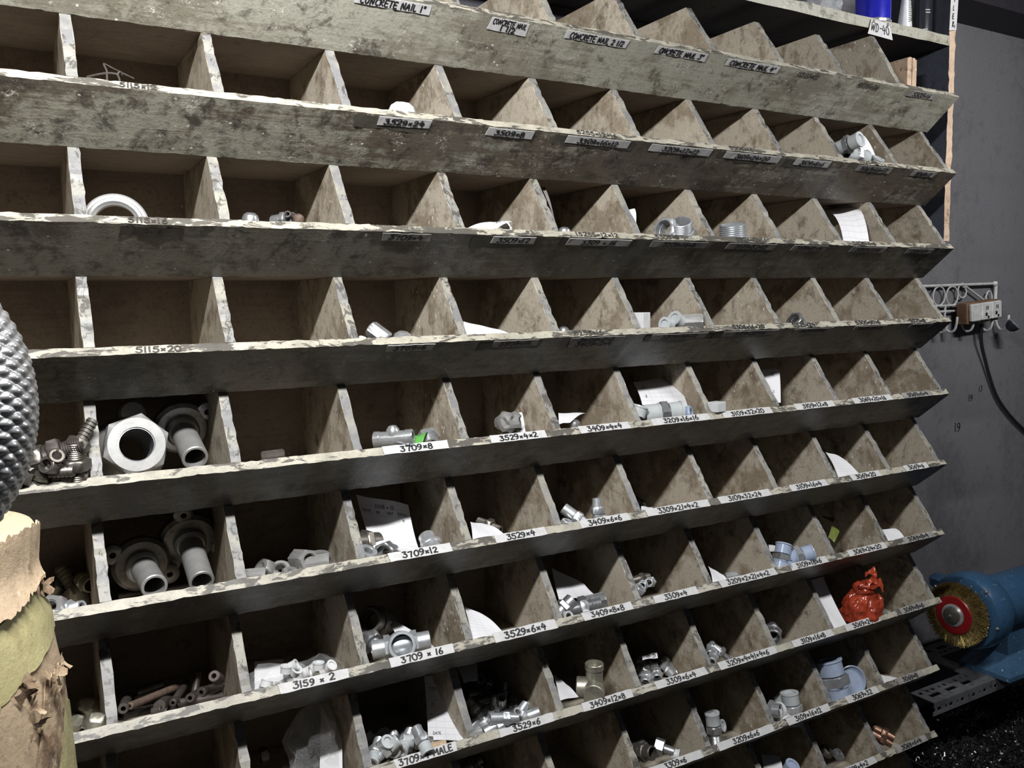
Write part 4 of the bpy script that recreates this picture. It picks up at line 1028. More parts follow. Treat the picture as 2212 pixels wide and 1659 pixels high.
for k, (loc, ax) in enumerate(((W(0.3584, 0.0986, -1.0238), (-0.328, -0.248, 0.911)), (W(0.3425, 0.1019, -1.0258), (-0.439, 0.594, 0.674)), (W(0.3883, 0.0865, -1.0218), (-0.322, -0.753, -0.574)), (W(0.3755, 0.0110, -0.9833), (0.061, -0.843, -0.535)), (W(0.3534, 0.0600, -1.0034), (-0.362, -0.925, -0.114)), (W(0.3703, 0.0550, -1.0032), (-0.660, -0.720, -0.217)), (W(0.3852, 0.0450, -1.0041), (-0.938, 0.319, 0.136)), (W(0.3232, 0.0500, -1.0024), (-0.574, -0.766, -0.288)), (W(0.3301, 0.0500, -1.0004), (0.237, -0.687, 0.687)), (W(0.3330, 0.0400, -1.0006), (0.862, -0.061, 0.503)), (W(0.3697, 0.0832, -1.0158), (0.929, 0.265, 0.259)), (W(0.3315, 0.0954, -1.0259), (0.624, 0.650, 0.434)), (W(0.3968, 0.0879, -1.0298), (0.685, 0.066, 0.725)))):
    item('half_capped_adapter', 'zinc' if k % 2 else 'steel', loc, ax, s=.92, **G6)
sheet('stock_card', [W(0.3979, 0.0400, -1.0048), W(0.4419, 0.0120, -1.0024), W(0.4604, 0.0850, -0.9357), W(0.4335, 0.1300, -0.9508)], 'tall white ruled card hanging by the divider left of 3529x6', bulge=-.010, wave=.004, texts=(('3709', .12, .80, .05, 3), ('25', .15, .58, .04, 5), ('4', .12, .42, .04, 6), ('DATE', .15, .10, .05, 7)))
MAT['kraft'] = m_worn('kraft_paper', (.46, .35, .235), (.36, .27, .175), (.16, .11, .065), (.66, .56, .44), .45, .7, .70, rough=.8, gscale=22, dark=(.62, .70))
sheet('cardboard_scrap', [W(0.3843, 0.0100, -1.0014), W(0.4126, 0.0100, -1.0047), W(0.4191, 0.0280, -1.0046), W(0.4029, 0.0350, -1.0032)], 'beige cardboard scrap at the foot of the hanging card', 'cardboard', bulge=.003, mat='kraft')
G7 = dict(label='bright zinc crimp fitting in the heap in the bin marked 3529x6', group='zinc fittings in the bin marked 3529x6')
for k, (loc, ax) in enumerate(((W(0.5512, 0.1024, -1.0198), (0.156, 0.398, -0.904)), (W(0.5367, 0.1019, -1.0219), (0.304, 0.176, 0.936)), (W(0.5779, 0.0963, -1.0257), (-0.764, 0.526, -0.373)), (W(0.5139, 0.1112, -1.0198), (-0.258, 0.829, 0.496)), (W(0.5136, 0.1019, -1.0278), (0.809, -0.002, 0.588)), (W(0.5274, 0.0958, -1.0319), (-0.013, -0.271, 0.963)), (W(0.5011, 0.0040, -0.9832), (0.966, -0.210, -0.149)), (W(0.5226, 0.0189, -0.9982), (0.210, -0.548, 0.809)), (W(0.5464, 0.0175, -0.9989), (-0.887, 0.359, -0.289)), (W(0.5201, 0.0842, -1.0398), (-0.823, 0.509, -0.251)), (W(0.5372, 0.0236, -0.9962), (0.761, 0.158, 0.629)), (W(0.5141, 0.0940, -1.0357), (0.708, -0.199, 0.677)), (W(0.4928, 0.0073, -0.9922), (0.934, -0.126, 0.333)),
                               (W(0.5475, 0.1704, -1.0258), (0.986, 0.024, -0.168)), (W(0.5763, 0.1900, -1.0248), (0.661, 0.457, 0.595)), (W(0.5860, 0.1522, -1.0297), (0.304, 0.289, 0.908)), (W(0.5878, 0.1280, -1.0298), (0.880, 0.033, 0.473)), (W(0.5557, 0.1411, -1.0238), (0.944, -0.280, 0.176)), (W(0.5546, 0.1900, -1.0154), (0.065, 0.787, -0.614)), (W(0.5610, 0.0963, -1.0259), (0.671, 0.732, 0.118)))):
    item('crimp_fitting', 'zinc' if k < 13 else 'steel', loc, ax, s=1.0, **G7)
sheet('paper_slip', [W(0.4860, 0.1000, -0.9636), W(0.5099, 0.1000, -0.9642), W(0.5297, 0.1400, -0.9516), W(0.4927, 0.1400, -0.9514)], 'pale card at the back left of the bin marked 3529x6', bulge=.001, mat='paper_plain')
sheet('paper_slip', [W(0.6027, 0.0120, -0.9860), W(0.6401, 0.0160, -0.9898), W(0.6456, 0.0600, -0.9892), W(0.6488, 0.1000, -0.9877)], 'white slip lying left in the bin marked 3409x12x8', bulge=.001)
def olive_tee():
    o = empty('elbow_fitting', W(0.6783, 0.0280, -0.9907), Matrix.Rotation(math.radians(-30), 3, 'Z'))
    m = MAT['olive']
    obj('top_sleeve', MB().lathe([(.0001, .0), (.0135, .0), (.0135, .030), (.0148, .031), (.0148, .0395), (.0138, .0405), (.011, .0405), (.0105, .034), (.0001, .034)], 32).build('top_sleeve', m), o)
    for an, nm in ((-8, 'front_plug'), (-98, 'side_plug')):
        M = Matrix.Rotation(math.radians(an), 4, 'Z') @ Matrix.Rotation(PI / 2, 4, 'X')
        obj(nm, MB().lathe([(.0001, -.002), (.0145, -.002), (.0160, .006), (.0168, .010), (.0168, .0265), (.0155, .028), (.0001, .028)], 32, M=M).build(nm, m), o)
    obj('core', MB().lathe([(.0001, -.017), (.008, -.016), (.0145, -.009), (.0155, 0), (.0145, .009), (.0001, .012)], 28).build('core', m), o)
    tag(o, 'dull yellow forged elbow fitting standing in the bin marked 3409x12x8', 'fitting')
olive_tee()
G8 = dict(label='short zinc sleeve fitting in the heap marked 3309x6x4', group='fittings in the bin marked 3309x6x4')
for k, (loc, ax) in enumerate(((W(0.7740, 0.0185, -0.9958), (0.703, 0.692, 0.165)), (W(0.7933, 0.0152, -0.9929), (0.586, 0.803, 0.110)), (W(0.8788, 0.0832, -1.0318), (-0.011, 0.892, 0.452)), (W(0.8448, 0.0958, -1.0218), (0.913, -0.402, 0.076)), (W(0.8313, 0.0982, -1.0279), (0.661, 0.457, 0.595)), (W(0.8717, 0.0921, -1.0217), (0.779, 0.316, 0.541)), (W(0.8838, 0.0916, -1.0277), (-0.159, 0.783, 0.601)), (W(0.8918, 0.0777, -1.0378), (-0.258, 0.829, 0.496)), (W(0.8553, 0.0986, -1.0338), (0.988, 0.046, 0.145)), (W(0.8459, 0.1215, -1.0258), (0.543, 0.713, 0.443)))):
    item('sleeve_fitting', 'zinc', loc, ax, s=.62, **G8)
sheet('paper_slip', [W(0.8037, 0.0650, -0.9878), W(0.8283, 0.0550, -0.9850), W(0.8388, 0.0700, -0.9846), W(0.8138, 0.0800, -0.9866)], 'white tag lying behind the sleeves in the bin marked 3309x6x4', bulge=.001, mat='paper_plain', texts=(('0 5', .3, .2, .6, 3),))
item('crimp_fitting', 'zinc', W(0.9528, 0.0600, -0.9999), (0.742, 0.660, 0.113), 'upper zinc fitting behind the divider in the bin marked 3209x4x4', s=.9)
item('crimp_fitting', 'zinc', W(0.9336, 0.0350, -1.0017), (0.748, 0.663, 0.010), 'lower zinc fitting behind the divider in the bin marked 3209x4x4', s=.95)
item('hose_barb', 'steel', W(0.9652, 0.0500, -1.0042), (0.498, -0.602, -0.624), 'grey barbed fitting lying flat in the bin marked 3209x4x4', s=.7)
item('sleeve_fitting', 'steel', W(1.0984, 0.0550, -1.0005), (0.668, 0.744, 0.007), 'grey round plug behind the divider in the bin marked 3109x16x8', 'fitting', 1.1)
sheet('stock_card', [W(1.2049, 0.0030, -0.9995), W(1.2421, 0.0030, -0.9992), W(1.2574, 0.0750, -0.9274), W(1.2234, 0.0750, -0.9269)], 'narrow white card leaning along the divider left of the orange bag', bulge=-.004, mat='paper_plain')
# orange-red carrier bag tied in a knot
def m_bag():
    N = NT('orange_carrier_film'); p = N.pos(); g = N.noise(p, 30, 5, .6, .6)
    N.col(N.mix(N.ramp(g, .35, .7), (.38, .056, .024), (.19, .026, .014))); N.set(Roughness=.16, Specular_IOR_Level=.6)
    N.set(Subsurface_Weight=.0)
    N.bump(N.noise(N.pos((1, 1, .5)), 60, 2, .5, 2.0), .45, .006); return N.mat
MAT['bag'] = m_bag()
def carrier_bag(c):
    o = empty('carrier_bag', c)
    V = []; F = []; nu, nv = 110, 54
    prof = [(0, .0), (.022, .001), (.032, .008), (.036, .022), (.0355, .038), (.030, .052), (.022, .062), (.013, .069), (.009, .074)]
    def pr(t):
        k = t * (len(prof) - 1); i = min(int(k), len(prof) - 2); f = k - i
        return prof[i][0] * (1 - f) + prof[i + 1][0] * f, prof[i][1] * (1 - f) + prof[i + 1][1] * f
    for j in range(nv + 1):
        t = j / nv; r, z = pr(t)
        for i in range(nu):
            th = 2 * PI * i / nu
            fold = abs(math.sin(th * 4 + 2.2 * math.sin(t * 4) + 1.1)) ; fold2 = abs(math.sin(th * 7 - t * 5 + .4))
            n1 = mnoise.noise(Vector((math.cos(th) * 1.5, math.sin(th) * 1.5, t * 3 + 2)))
            n2 = mnoise.noise(Vector((math.cos(th) * 3.2 + 5, math.sin(th) * 3.2, t * 6))); n3 = mnoise.noise(Vector((math.cos(th) * 6, math.sin(th) * 6 + 3, t * 9)))
            k = 1.0 + .20 * n1 - .22 * abs(n2) - .05 * abs(n3) + (.03 + .34 * t) * (fold - .5) * .6 + .05 * (fold2 - .5)
            V.append((r * k * math.cos(th) * 1.1, r * k * math.sin(th) * .85, z + .003 * n1 * t))
    for j in range(nv):
        for i in range(nu):
            k = (i + 1) % nu; F.append((j * nu + i, j * nu + k, j * nu + nu + k, j * nu + nu + i))
    obj('bag_body', mesh('bag_body', V, F, MAT['bag'], angle=50), o)
    for k, (rr, tilt, zz, w) in enumerate(((.015, .35, .072, .0062), (.0125, -.5, .078, .0055))):
        mb = MB(); M = Euler((tilt, .25 * (k - .5), k * 1.2)).to_matrix()
        pts = [M @ Vector((rr * math.cos(a * PI / 12), rr * .8 * math.sin(a * PI / 12), .003 * math.sin(a * .8))) + Vector((0, 0, zz)) for a in range(24)]
        mb.tube(pts, [w * (1 + .28 * math.sin(a * 1.9 + k)) for a in range(24)], 10, closed=True)
        obj('knot', mb.build('knot', MAT['bag'], angle=50), o)
    for k, ps in enumerate(([(.0, .0, .078), (.010, -.006, .090), (.020, -.006, .098), (.016, .004, .104), (.002, .006, .096)], [(.006, -.008, .080), (.020, -.014, .088), (.030, -.014, .080), (.031, -.012, .070)])):
        pts = smoothpath(ps, 5); V = []; F = []; n = len(pts)
        for i, p in enumerate(pts):
            wd = .004 + .011 * math.sin(PI * min(1, (i + 1) / n))
            for q_ in (-1, -.3, .4, 1):
                V.append(p + Vector((.2 * wd * q_, .75 * wd * q_, .35 * wd * q_ + .003 * math.cos(q_ * 5 + i))))
        V += [v + Vector((0, .0008, .0008)) for v in V]; m = 4 * n
        for i in range(n - 1):
            for q_ in range(3):
                a = i * 4 + q_; F.append((a, a + 1, a + 5, a + 4)); F.append((m + a, m + a + 4, m + a + 5, m + a + 1))
        obj('tie_ear', mesh('tie_ear', V, F, MAT['bag'], angle=50), o)
    o.rotation_euler = (.10, .05, -.5)
    tag(o, 'shiny orange-red plastic carrier bag tied in a knot', 'bag')
carrier_bag(W(1.3075, 0.0280, -1.0146))
# bottom rows
sheet('paper_slip', [W(0.7759, 0.0500, -1.1244), W(0.7975, 0.0500, -1.1240), W(0.8216, 0.0900, -1.1331), W(0.8110, 0.1100, -1.1282)], 'dark grey card behind the ring in the bin marked 3309x6', bulge=.001, mat='grey_paper')
item('sleeve_fitting', 'dark', W(0.7805, 0.0350, -1.1284), (0.193, -0.943, 0.271), 'dark steel ring fitting at the left of the bin marked 3309x6', 'fitting', .95)
item('swivel_fitting', 'steel', W(0.8186, 0.0300, -1.1306), (0.636, -0.748, -0.190), 'dark shiny steel fitting lying in the bin marked 3309x6', 'fitting', .72)
item('plastic_cap', 'white_plastic', W(0.8336, 0.0160, -1.1397), (0.653, -0.752, -0.089), 'milky plastic plug beside the shiny fitting marked 3309x6', 'cap', .72)
item('half_capped_adapter', 'steel', W(0.9418, 0.0400, -1.1364), (-0.045, 0.135, 0.990), 'capped fitting standing upright in the bin marked 3209x6x6', 'fitting', 1.25)
item('plastic_cap', 'cap', W(0.9703, 0.0550, -1.1439), (0.411, -0.834, 0.368), 'clear cap leaning behind the upright fitting marked 3209x6x6', 'cap', .8)
item('capped_adapter', 'zinc', W(1.1259, 0.0300, -1.1412), (-0.047, 0.194, 0.980), 'capped fitting standing on its hex in the bin marked 3109x16x12', 'fitting', .95)
item('bushing', 'chrome', W(1.0644, 0.0200, -1.1245), (-0.407, 0.901, -0.150), 'shiny hex ring by the divider in the bin marked 3109x16x12', 'fitting', .75)
item('plastic_cap', 'white_plastic', W(1.0829, 0.0250, -1.1332), (-0.998, -0.039, -0.042), 'white plastic ring cap behind the shiny hex marked 3109x16x12', 'cap', 1.15)
item('plastic_cap', 'cap', W(1.1332, 0.0600, -1.1375), (0.307, -0.628, 0.715), 'clear cap at the back of the bin marked 3109x16x12', 'cap', 1.1)
sheet('paper_slip', [W(1.0624, 0.0060, -1.1371), W(1.0978, 0.0060, -1.1396), W(1.1125, 0.0300, -1.1422), W(1.0837, 0.0300, -1.1391)], 'white slip on the ramp of the bin marked 3109x16x12', bulge=.001, mat='paper_plain')
item('large_capped_adapter', 'chrome', W(1.2399, 0.0320, -1.1163), (-0.074, 0.289, 0.954), 'large hex fitting with two bluish plastic caps in the bin marked 3069x32', 'fitting', .92, n=36, spin=.4)
item('disc_cap', 'cap_blue', W(1.3075, 0.0450, -1.1377), (-0.330, -0.881, 0.339), 'round bluish plastic cap leaning behind the large capped fitting', 'cap', 1.0, n=40)
sheet('paper_slip', [W(1.3523, 0.0030, -1.1454), W(1.4163, 0.0030, -1.1459), W(1.4185, 0.0200, -1.1510), W(1.3838, 0.0350, -1.1388)], 'white slip in the bin marked 3069x8', bulge=.001, mat='paper_plain')
sheet('paper_slip', [W(1.0551, 0.0300, -1.2474), W(1.0997, 0.0250, -1.2513), W(1.1281, 0.0600, -1.2493), W(1.0962, 0.0750, -1.2416)], 'grey-blue card standing in the bottom bin below 3109x16x12', bulge=.001, mat='paper_plain')
item('plastic_cap', 'cap_blue', W(1.1248, 0.0300, -1.2558), (0.115, -0.462, 0.879), 'bluish cap beside the card in the bottom bin below 3109x16x12', 'cap', 1.0)
item('hex_nut', 'steel', W(1.2566, 0.0300, -1.2697), (0.451, -0.572, 0.685), 'steel nut lying forward in the bin marked 3109x4x2', 'nut', .85)
item('hex_nut', 'dark', W(1.2525, 0.0550, -1.2726), (0.357, -0.502, 0.788), 'dark nut behind the steel one in the bin marked 3109x4x2', 'nut', .9)
item('crimp_fitting', 'copper', W(1.3974, 0.0350, -1.2657), (0.402, -0.873, -0.277), 'upper copper-coloured fitting in the bottom right bin', s=1.05)
item('crimp_fitting', 'copper', W(1.3784, 0.0240, -1.2691), (0.466, -0.812, -0.350), 'lower copper-coloured fitting in the bottom right bin', s=.95)
item('hex_nut', 'dark', W(0.5568, 0.1900, -1.1558), (0.357, -0.502, 0.788), 'dark nut in the shaded bin under 3529x6', 'nut', .9)
item('sleeve_fitting', 'dark', W(0.5428, 0.1900, -1.1549), (0.964, -0.036, 0.263), 'dark sleeve in the shaded bin under 3529x6', 'fitting', .8)

# ------------------------------------------------------------------ upper shelf: notices and containers
def rack_notice(name, c4, texts, mat='label', hw=.07, nails=()):
    """a slip fixed to the rack, with its lettering and nails as sub-parts"""
    c4 = [Vector(p) for p in c4]; c = sum(c4, Vector()) / 4
    nrm = (c4[1] - c4[0]).cross(c4[3] - c4[0]).normalized()
    if nrm.y > 0: nrm = -nrm
    ev = sheet_eval(c4, .0004, nrm, .0004); n = 6; V = []; F = []
    for s in (0, 1):
        for j in range(n + 1):
            for i in range(n + 1): V.append(ev(i / n, j / n) - nrm * (s * .0004) - c)
    m = (n + 1) ** 2
    for j in range(n):
        for i in range(n):
            k = j * (n + 1) + i; F.append((k, k + 1, k + n + 2, k + n + 1)); F.append((m + k + n + 1, m + k + n + 2, m + k + 1, m + k))
    o = obj(name, mesh(name, V, F, MAT[mat]), rack, c - RB)
    wd = (c4[1] - c4[0]).length; ht = (c4[3] - c4[0]).length
    for tx, u0, v0, hgt, wsc, seed in texts:
        ps, w_ = strokes(tx, seed)
        mf = lambda a, b: ev(u0 + a * hgt * ht / wd * wsc, v0 + b * hgt) + nrm * .0006 - c
        v, f = ribbons(ps, mf, hw); obj('lettering', mesh('lettering', v, f, MAT['ink'], smooth=False), o)
    for u, v in nails:
        p = ev(u, v) - c
        obj('nail', MB().lathe([(.0001, .0018), (.0022, .0014), (.0030, .0004), (.0030, -.0005)], 12, M=Matrix.Translation(p) @ axis_rot(nrm).to_4x4()).build('nail', MAT['dark']), o)
    return o
rack_notice('notice_slip', [W(1.3238, 0.0535, 0.0990), W(1.3961, 0.0535, 0.0967), W(1.3851, 0.0535, 0.1251), W(1.3333, 0.0535, 0.1265)], (('WD-40', .06, .26, .56, 1.05, 4),), 'label', .06, ((.14, .88), (.88, .90)))
rack_notice('notice_slip', [W(1.5688, 0.0535, 0.1386), W(1.5921, 0.0535, 0.1432), W(1.5965, 0.0535, 0.2548), W(1.5711, 0.0535, 0.2487)], (('I', .45, .80 - .30, .09, .9, 1), ('L', .34, .345, .08, 1.0, 2), ('E', .30, .20, .09, 1.0, 3), ('R', .34, .06, .085, 1.0, 5), ('S', .62, .04, .05, 1.0, 6)), 'label', .10)

MAT['can_blue'] = m_plain('glossy_blue_can', (.020, .022, .42), .18, .2, var=.1, bump=0)
MAT['glass_dark'] = m_plain('black_glossy_bottle', (.018, .020, .026), .2, 0, bump=0)
MAT['film_grey'] = m_film('dusty_plastic_film', .38, (.55, .57, .60))
def spray_can(c):
    o = empty('spray_can', c)
    obj('body', MB().lathe([(.0001, .004), (.031, .004), (.0325, .006), (.0325, .175), (.030, .183), (.0001, .186)], 40).build('body', MAT['can_blue']), o)
    obj('bottom_rim', MB().lathe([(.026, .003), (.030, .000), (.0335, .002), (.0338, .006), (.0325, .008)], 40).build('bottom_rim', MAT['chrome']), o)
    obj('spray_cap', MB().lathe([(.0001, .215), (.014, .214), (.018, .205), (.019, .182), (.0001, .182)], 30).build('spray_cap', m_plain('red_cap', (.5, .03, .02), .3)), o)
    V = []; F = []
    for i in range(9):
        a = math.radians(-118 + 62 * i / 8)
        for z in (.058, .105): V.append((.0328 * math.cos(a), .0328 * math.sin(a), z))
    for i in range(8): F.append((2 * i, 2 * i + 2, 2 * i + 3, 2 * i + 1))
    obj('printed_panel', mesh('printed_panel', V, F, m_plain('red_print', (.38, .02, .03), .3)), o)
    tag(o, 'glossy blue spray can standing on the upper shelf', 'can')
spray_can(W(1.387, .092, .1305))
def bottle(c):
    o = empty('plastic_bottle', c)
    obj('body', MB().lathe([(.0001, .0), (.017, .0), (.0185, .002), (.0185, .10), (.016, .112), (.008, .118), (.008, .135), (.0001, .136)], 32).build('body', MAT['glass_dark']), o)
    V = []; F = []
    for k, (z0, z1, a0, a1) in enumerate(((.046, .0475, -128, -98), (.041, .0425, -126, -96), (.009, .0102, -140, -112))):
        for i in range(7):
            a = math.radians(a0 + (a1 - a0) * i / 6)
            V += [(.0187 * math.cos(a), .0187 * math.sin(a), z0), (.0187 * math.cos(a), .0187 * math.sin(a), z1)]
        for i in range(6):
            b = k * 14 + 2 * i; F.append((b, b + 2, b + 3, b + 1))
    obj('printed_lines', mesh('printed_lines', V, F, MAT['label']), o)
    tag(o, 'black bottle with fine white print on the upper shelf', 'bottle')
bottle(W(1.532, .088, .1305))
def sealant(c):
    o = empty('sealant_tube', c, (0.05, -.12, .5))
    V = []; F = []; n = 20; L = .12
    for j in range(9):
        t = j / 8; a = .015 * (1 - .12 * t); b = .0125 * (1 - t) + .0012
        for i in range(n): V.append((a * math.cos(2 * PI * i / n), b * math.sin(2 * PI * i / n), .006 + L * t))
    for j in range(8):
        for i in range(n):
            k = (i + 1) % n; F.append((j * n + i, j * n + k, j * n + n + k, j * n + n + i))
    F.append(tuple(range(8 * n, 9 * n)))
    obj('tube', mesh('tube', V, F, MAT['white_plastic']), o)
    obj('screw_cap', MB().lathe([(.0001, 0), (.0075, 0), (.008, .006), (.0001, .0065)], 20).build('screw_cap', MAT['cap']), o)
    mb = MB()
    for k in range(12): mb.box((-.0135, -.0140, .016 + .0035 * k), (-.006 + .003 * (k % 2), -.0125, .0172 + .0035 * k))
    obj('printed_lines', mb.build('printed_lines', MAT['ink_faded'], False), o)
    tag(o, 'white sealant tube standing between the blue can and the black bottle', 'tube')
sealant(W(1.466, .080, .1305))
crumple('plastic_bag', W(1.300, .135, .168), .042, 'dusty clear plastic bag left of the blue can on the upper shelf', 'film_grey', 21, 'bag', .35, (.8, .8, .9))

# ------------------------------------------------------------------ scroll hook rack, sockets, cable on the wall
def hook_rack():
    o = empty('hook_rack', W(1.95, .255, -.45)); B = o.location
    def tb(name, pts, r, closed=False, n=8):
        obj(name, MB().tube([Vector(p) - B for p in pts], r, n, closed=closed).build(name, MAT['white_paint']), o)
    y = .250
    tb('top_bar', [W(1.74, y, -.364), W(2.092, y, -.357)], .0033)
    for xc in (1.742, 1.790, 1.860, 1.912):
        tb('ring', [W(xc + .0235 * math.cos(a * PI / 12), y, -.3865 + .0228 * math.sin(a * PI / 12)) for a in range(24)], .0019, True)
    sc = [W(1.955 + (.0235 - .0007 * a) * math.cos(PI * .5 + a * PI / 9), y, -.376 + (.020 - .0005 * a) * math.sin(PI * .5 + a * PI / 9)) for a in range(19)]
    tb('scroll', sc, .0019)
    tb('brace', [W(1.962, y, -.362), W(2.052, y, -.402)], .0026)
    tb('scroll', [W(2.066 + .013 * math.cos(PI - a * PI / 10), y, -.396 + .020 * math.sin(PI - a * PI / 10)) for a in range(11)], .0019)
    tb('end_bar', [W(2.094, y, -.352), W(2.094, y, -.452)], .0042)
    tb('end_bar', [W(1.742, y, -.352), W(1.742, y, -.452)], .0042)
    for zz in (-.4115, -.4255): tb('lower_bar', [W(1.74, y, zz), W(2.118, y, zz + .004)], .0026)
    for xh in (1.775, 1.849, 1.886, 1.955, 2.034, 2.102):
        tb('hook', smoothpath([W(xh, .250, -.412), W(xh, .251, -.448), W(xh, .246, -.466), W(xh, .235, -.4745), W(xh, .224, -.468), W(xh, .2195, -.452), W(xh, .2185, -.437)], 4), .0030)
    obj('joint', MB().lathe([(.0001, -.006), (.005, -.005), (.007, 0), (.005, .005), (.0001, .006)], 14, M=Matrix.Translation(W(2.088, .249, -.357) - B)).build('joint', MAT['white_paint']), o)
    tag(o, 'white scrolled metal hook rail on the dark wall', 'hook rail')
hook_rack()
def outlet():
    o = empty('socket_block', W(1.926, .229, -.455), (0, -.075, 0))
    obj('wooden_block', MB().bbox((-.004, -.014, -.002), (.126, .0145, .050), .002).build('wooden_block', m_plain('brown_varnished_wood', (.20, .11, .06), .5, dark=(.10, .055, .03), vscale=30), False), o)
    for k in range(3):
        x0 = .001 + k * .0415
        s = obj('socket', MB().bbox((x0, -.024, .004), (x0 + .040, -.0142, .047), .0025).build('socket', MAT['white_paint'], False), o)
        if k:
            mb = MB().box((x0 + .016, -.0246, .029), (x0 + .0185, -.0239, .038)).box((x0 + .022, -.0246, .029), (x0 + .0245, -.0239, .038)).box((x0 + .012, -.0246, .014), (x0 + .020, -.0239, .022)).box((x0 + .021, -.0246, .008), (x0 + .0275, -.0239, .014))
            obj('slot', mb.build('slot', MAT['black'], False), s)
    tag(o, 'brown wooden block with three white electric sockets on the hook rail', 'sockets')
outlet()
def cup():
    o = empty('metal_cup', W(2.098, .205, -.462), axis_rot((.35, -.5, .55)))
    obj('bowl', MB().lathe([(.0001, -.017), (.008, -.0155), (.0145, -.009), (.017, .0), (.0172, .004), (.0160, .004), (.0135, -.007), (.0001, -.0135)], 32).build('bowl', MAT['glass_dark']), o)
    obj('rim', MB().lathe([(.0155, .003), (.0168, .0058), (.0182, .004), (.0172, .002)], 32, close=True).build('rim', MAT['chrome']), o)
    obj('handle', MB().tube(smoothpath([(.015, 0, -.004), (.026, .002, -.012), (.040, .004, -.020)], 4), .0016, 8).build('handle', MAT['black']), o)
    tag(o, 'small black glossy cup hanging from the right-hand hook', 'cup')
cup()
pts = smoothpath([W(2.0165, 0.2360, -0.4579), W(2.0210, 0.2400, -0.4871), W(2.0366, 0.2460, -0.5158), W(2.0593, 0.2500, -0.5511), W(2.0851, 0.2530, -0.5930), W(2.1231, 0.2540, -0.6484), W(2.1788, 0.2540, -0.6976), W(2.2603, 0.2540, -0.7505), W(2.3729, 0.2540, -0.8070), W(2.5410, 0.2540, -0.8692)], 6)
B = pts[-1]
tag(obj('power_cable', MB().tube([p - B for p in pts], .0042, 10).build('power_cable', MAT['black']), None, B), 'black cable hanging from the sockets down the dark wall', 'cable')
def scribble(text, p, h, seed):
    ps, w_ = strokes(text, seed); mf = lambda a, b: Vector((a * h * 1.1, 0, b * h))
    v, f = ribbons(ps, mf, .06); o = obj('trim_2', mesh('wall_mark', v, f, MAT['ink'], smooth=False), None, p); o['kind'] = 'structure'
scribble('19', W(2.0124, 0.2612, -0.6533), .016, 3); scribble('13', W(2.0548, 0.2612, -0.6324), .014, 5); scribble('19', W(1.9583, 0.2612, -0.7270), .022, 7)

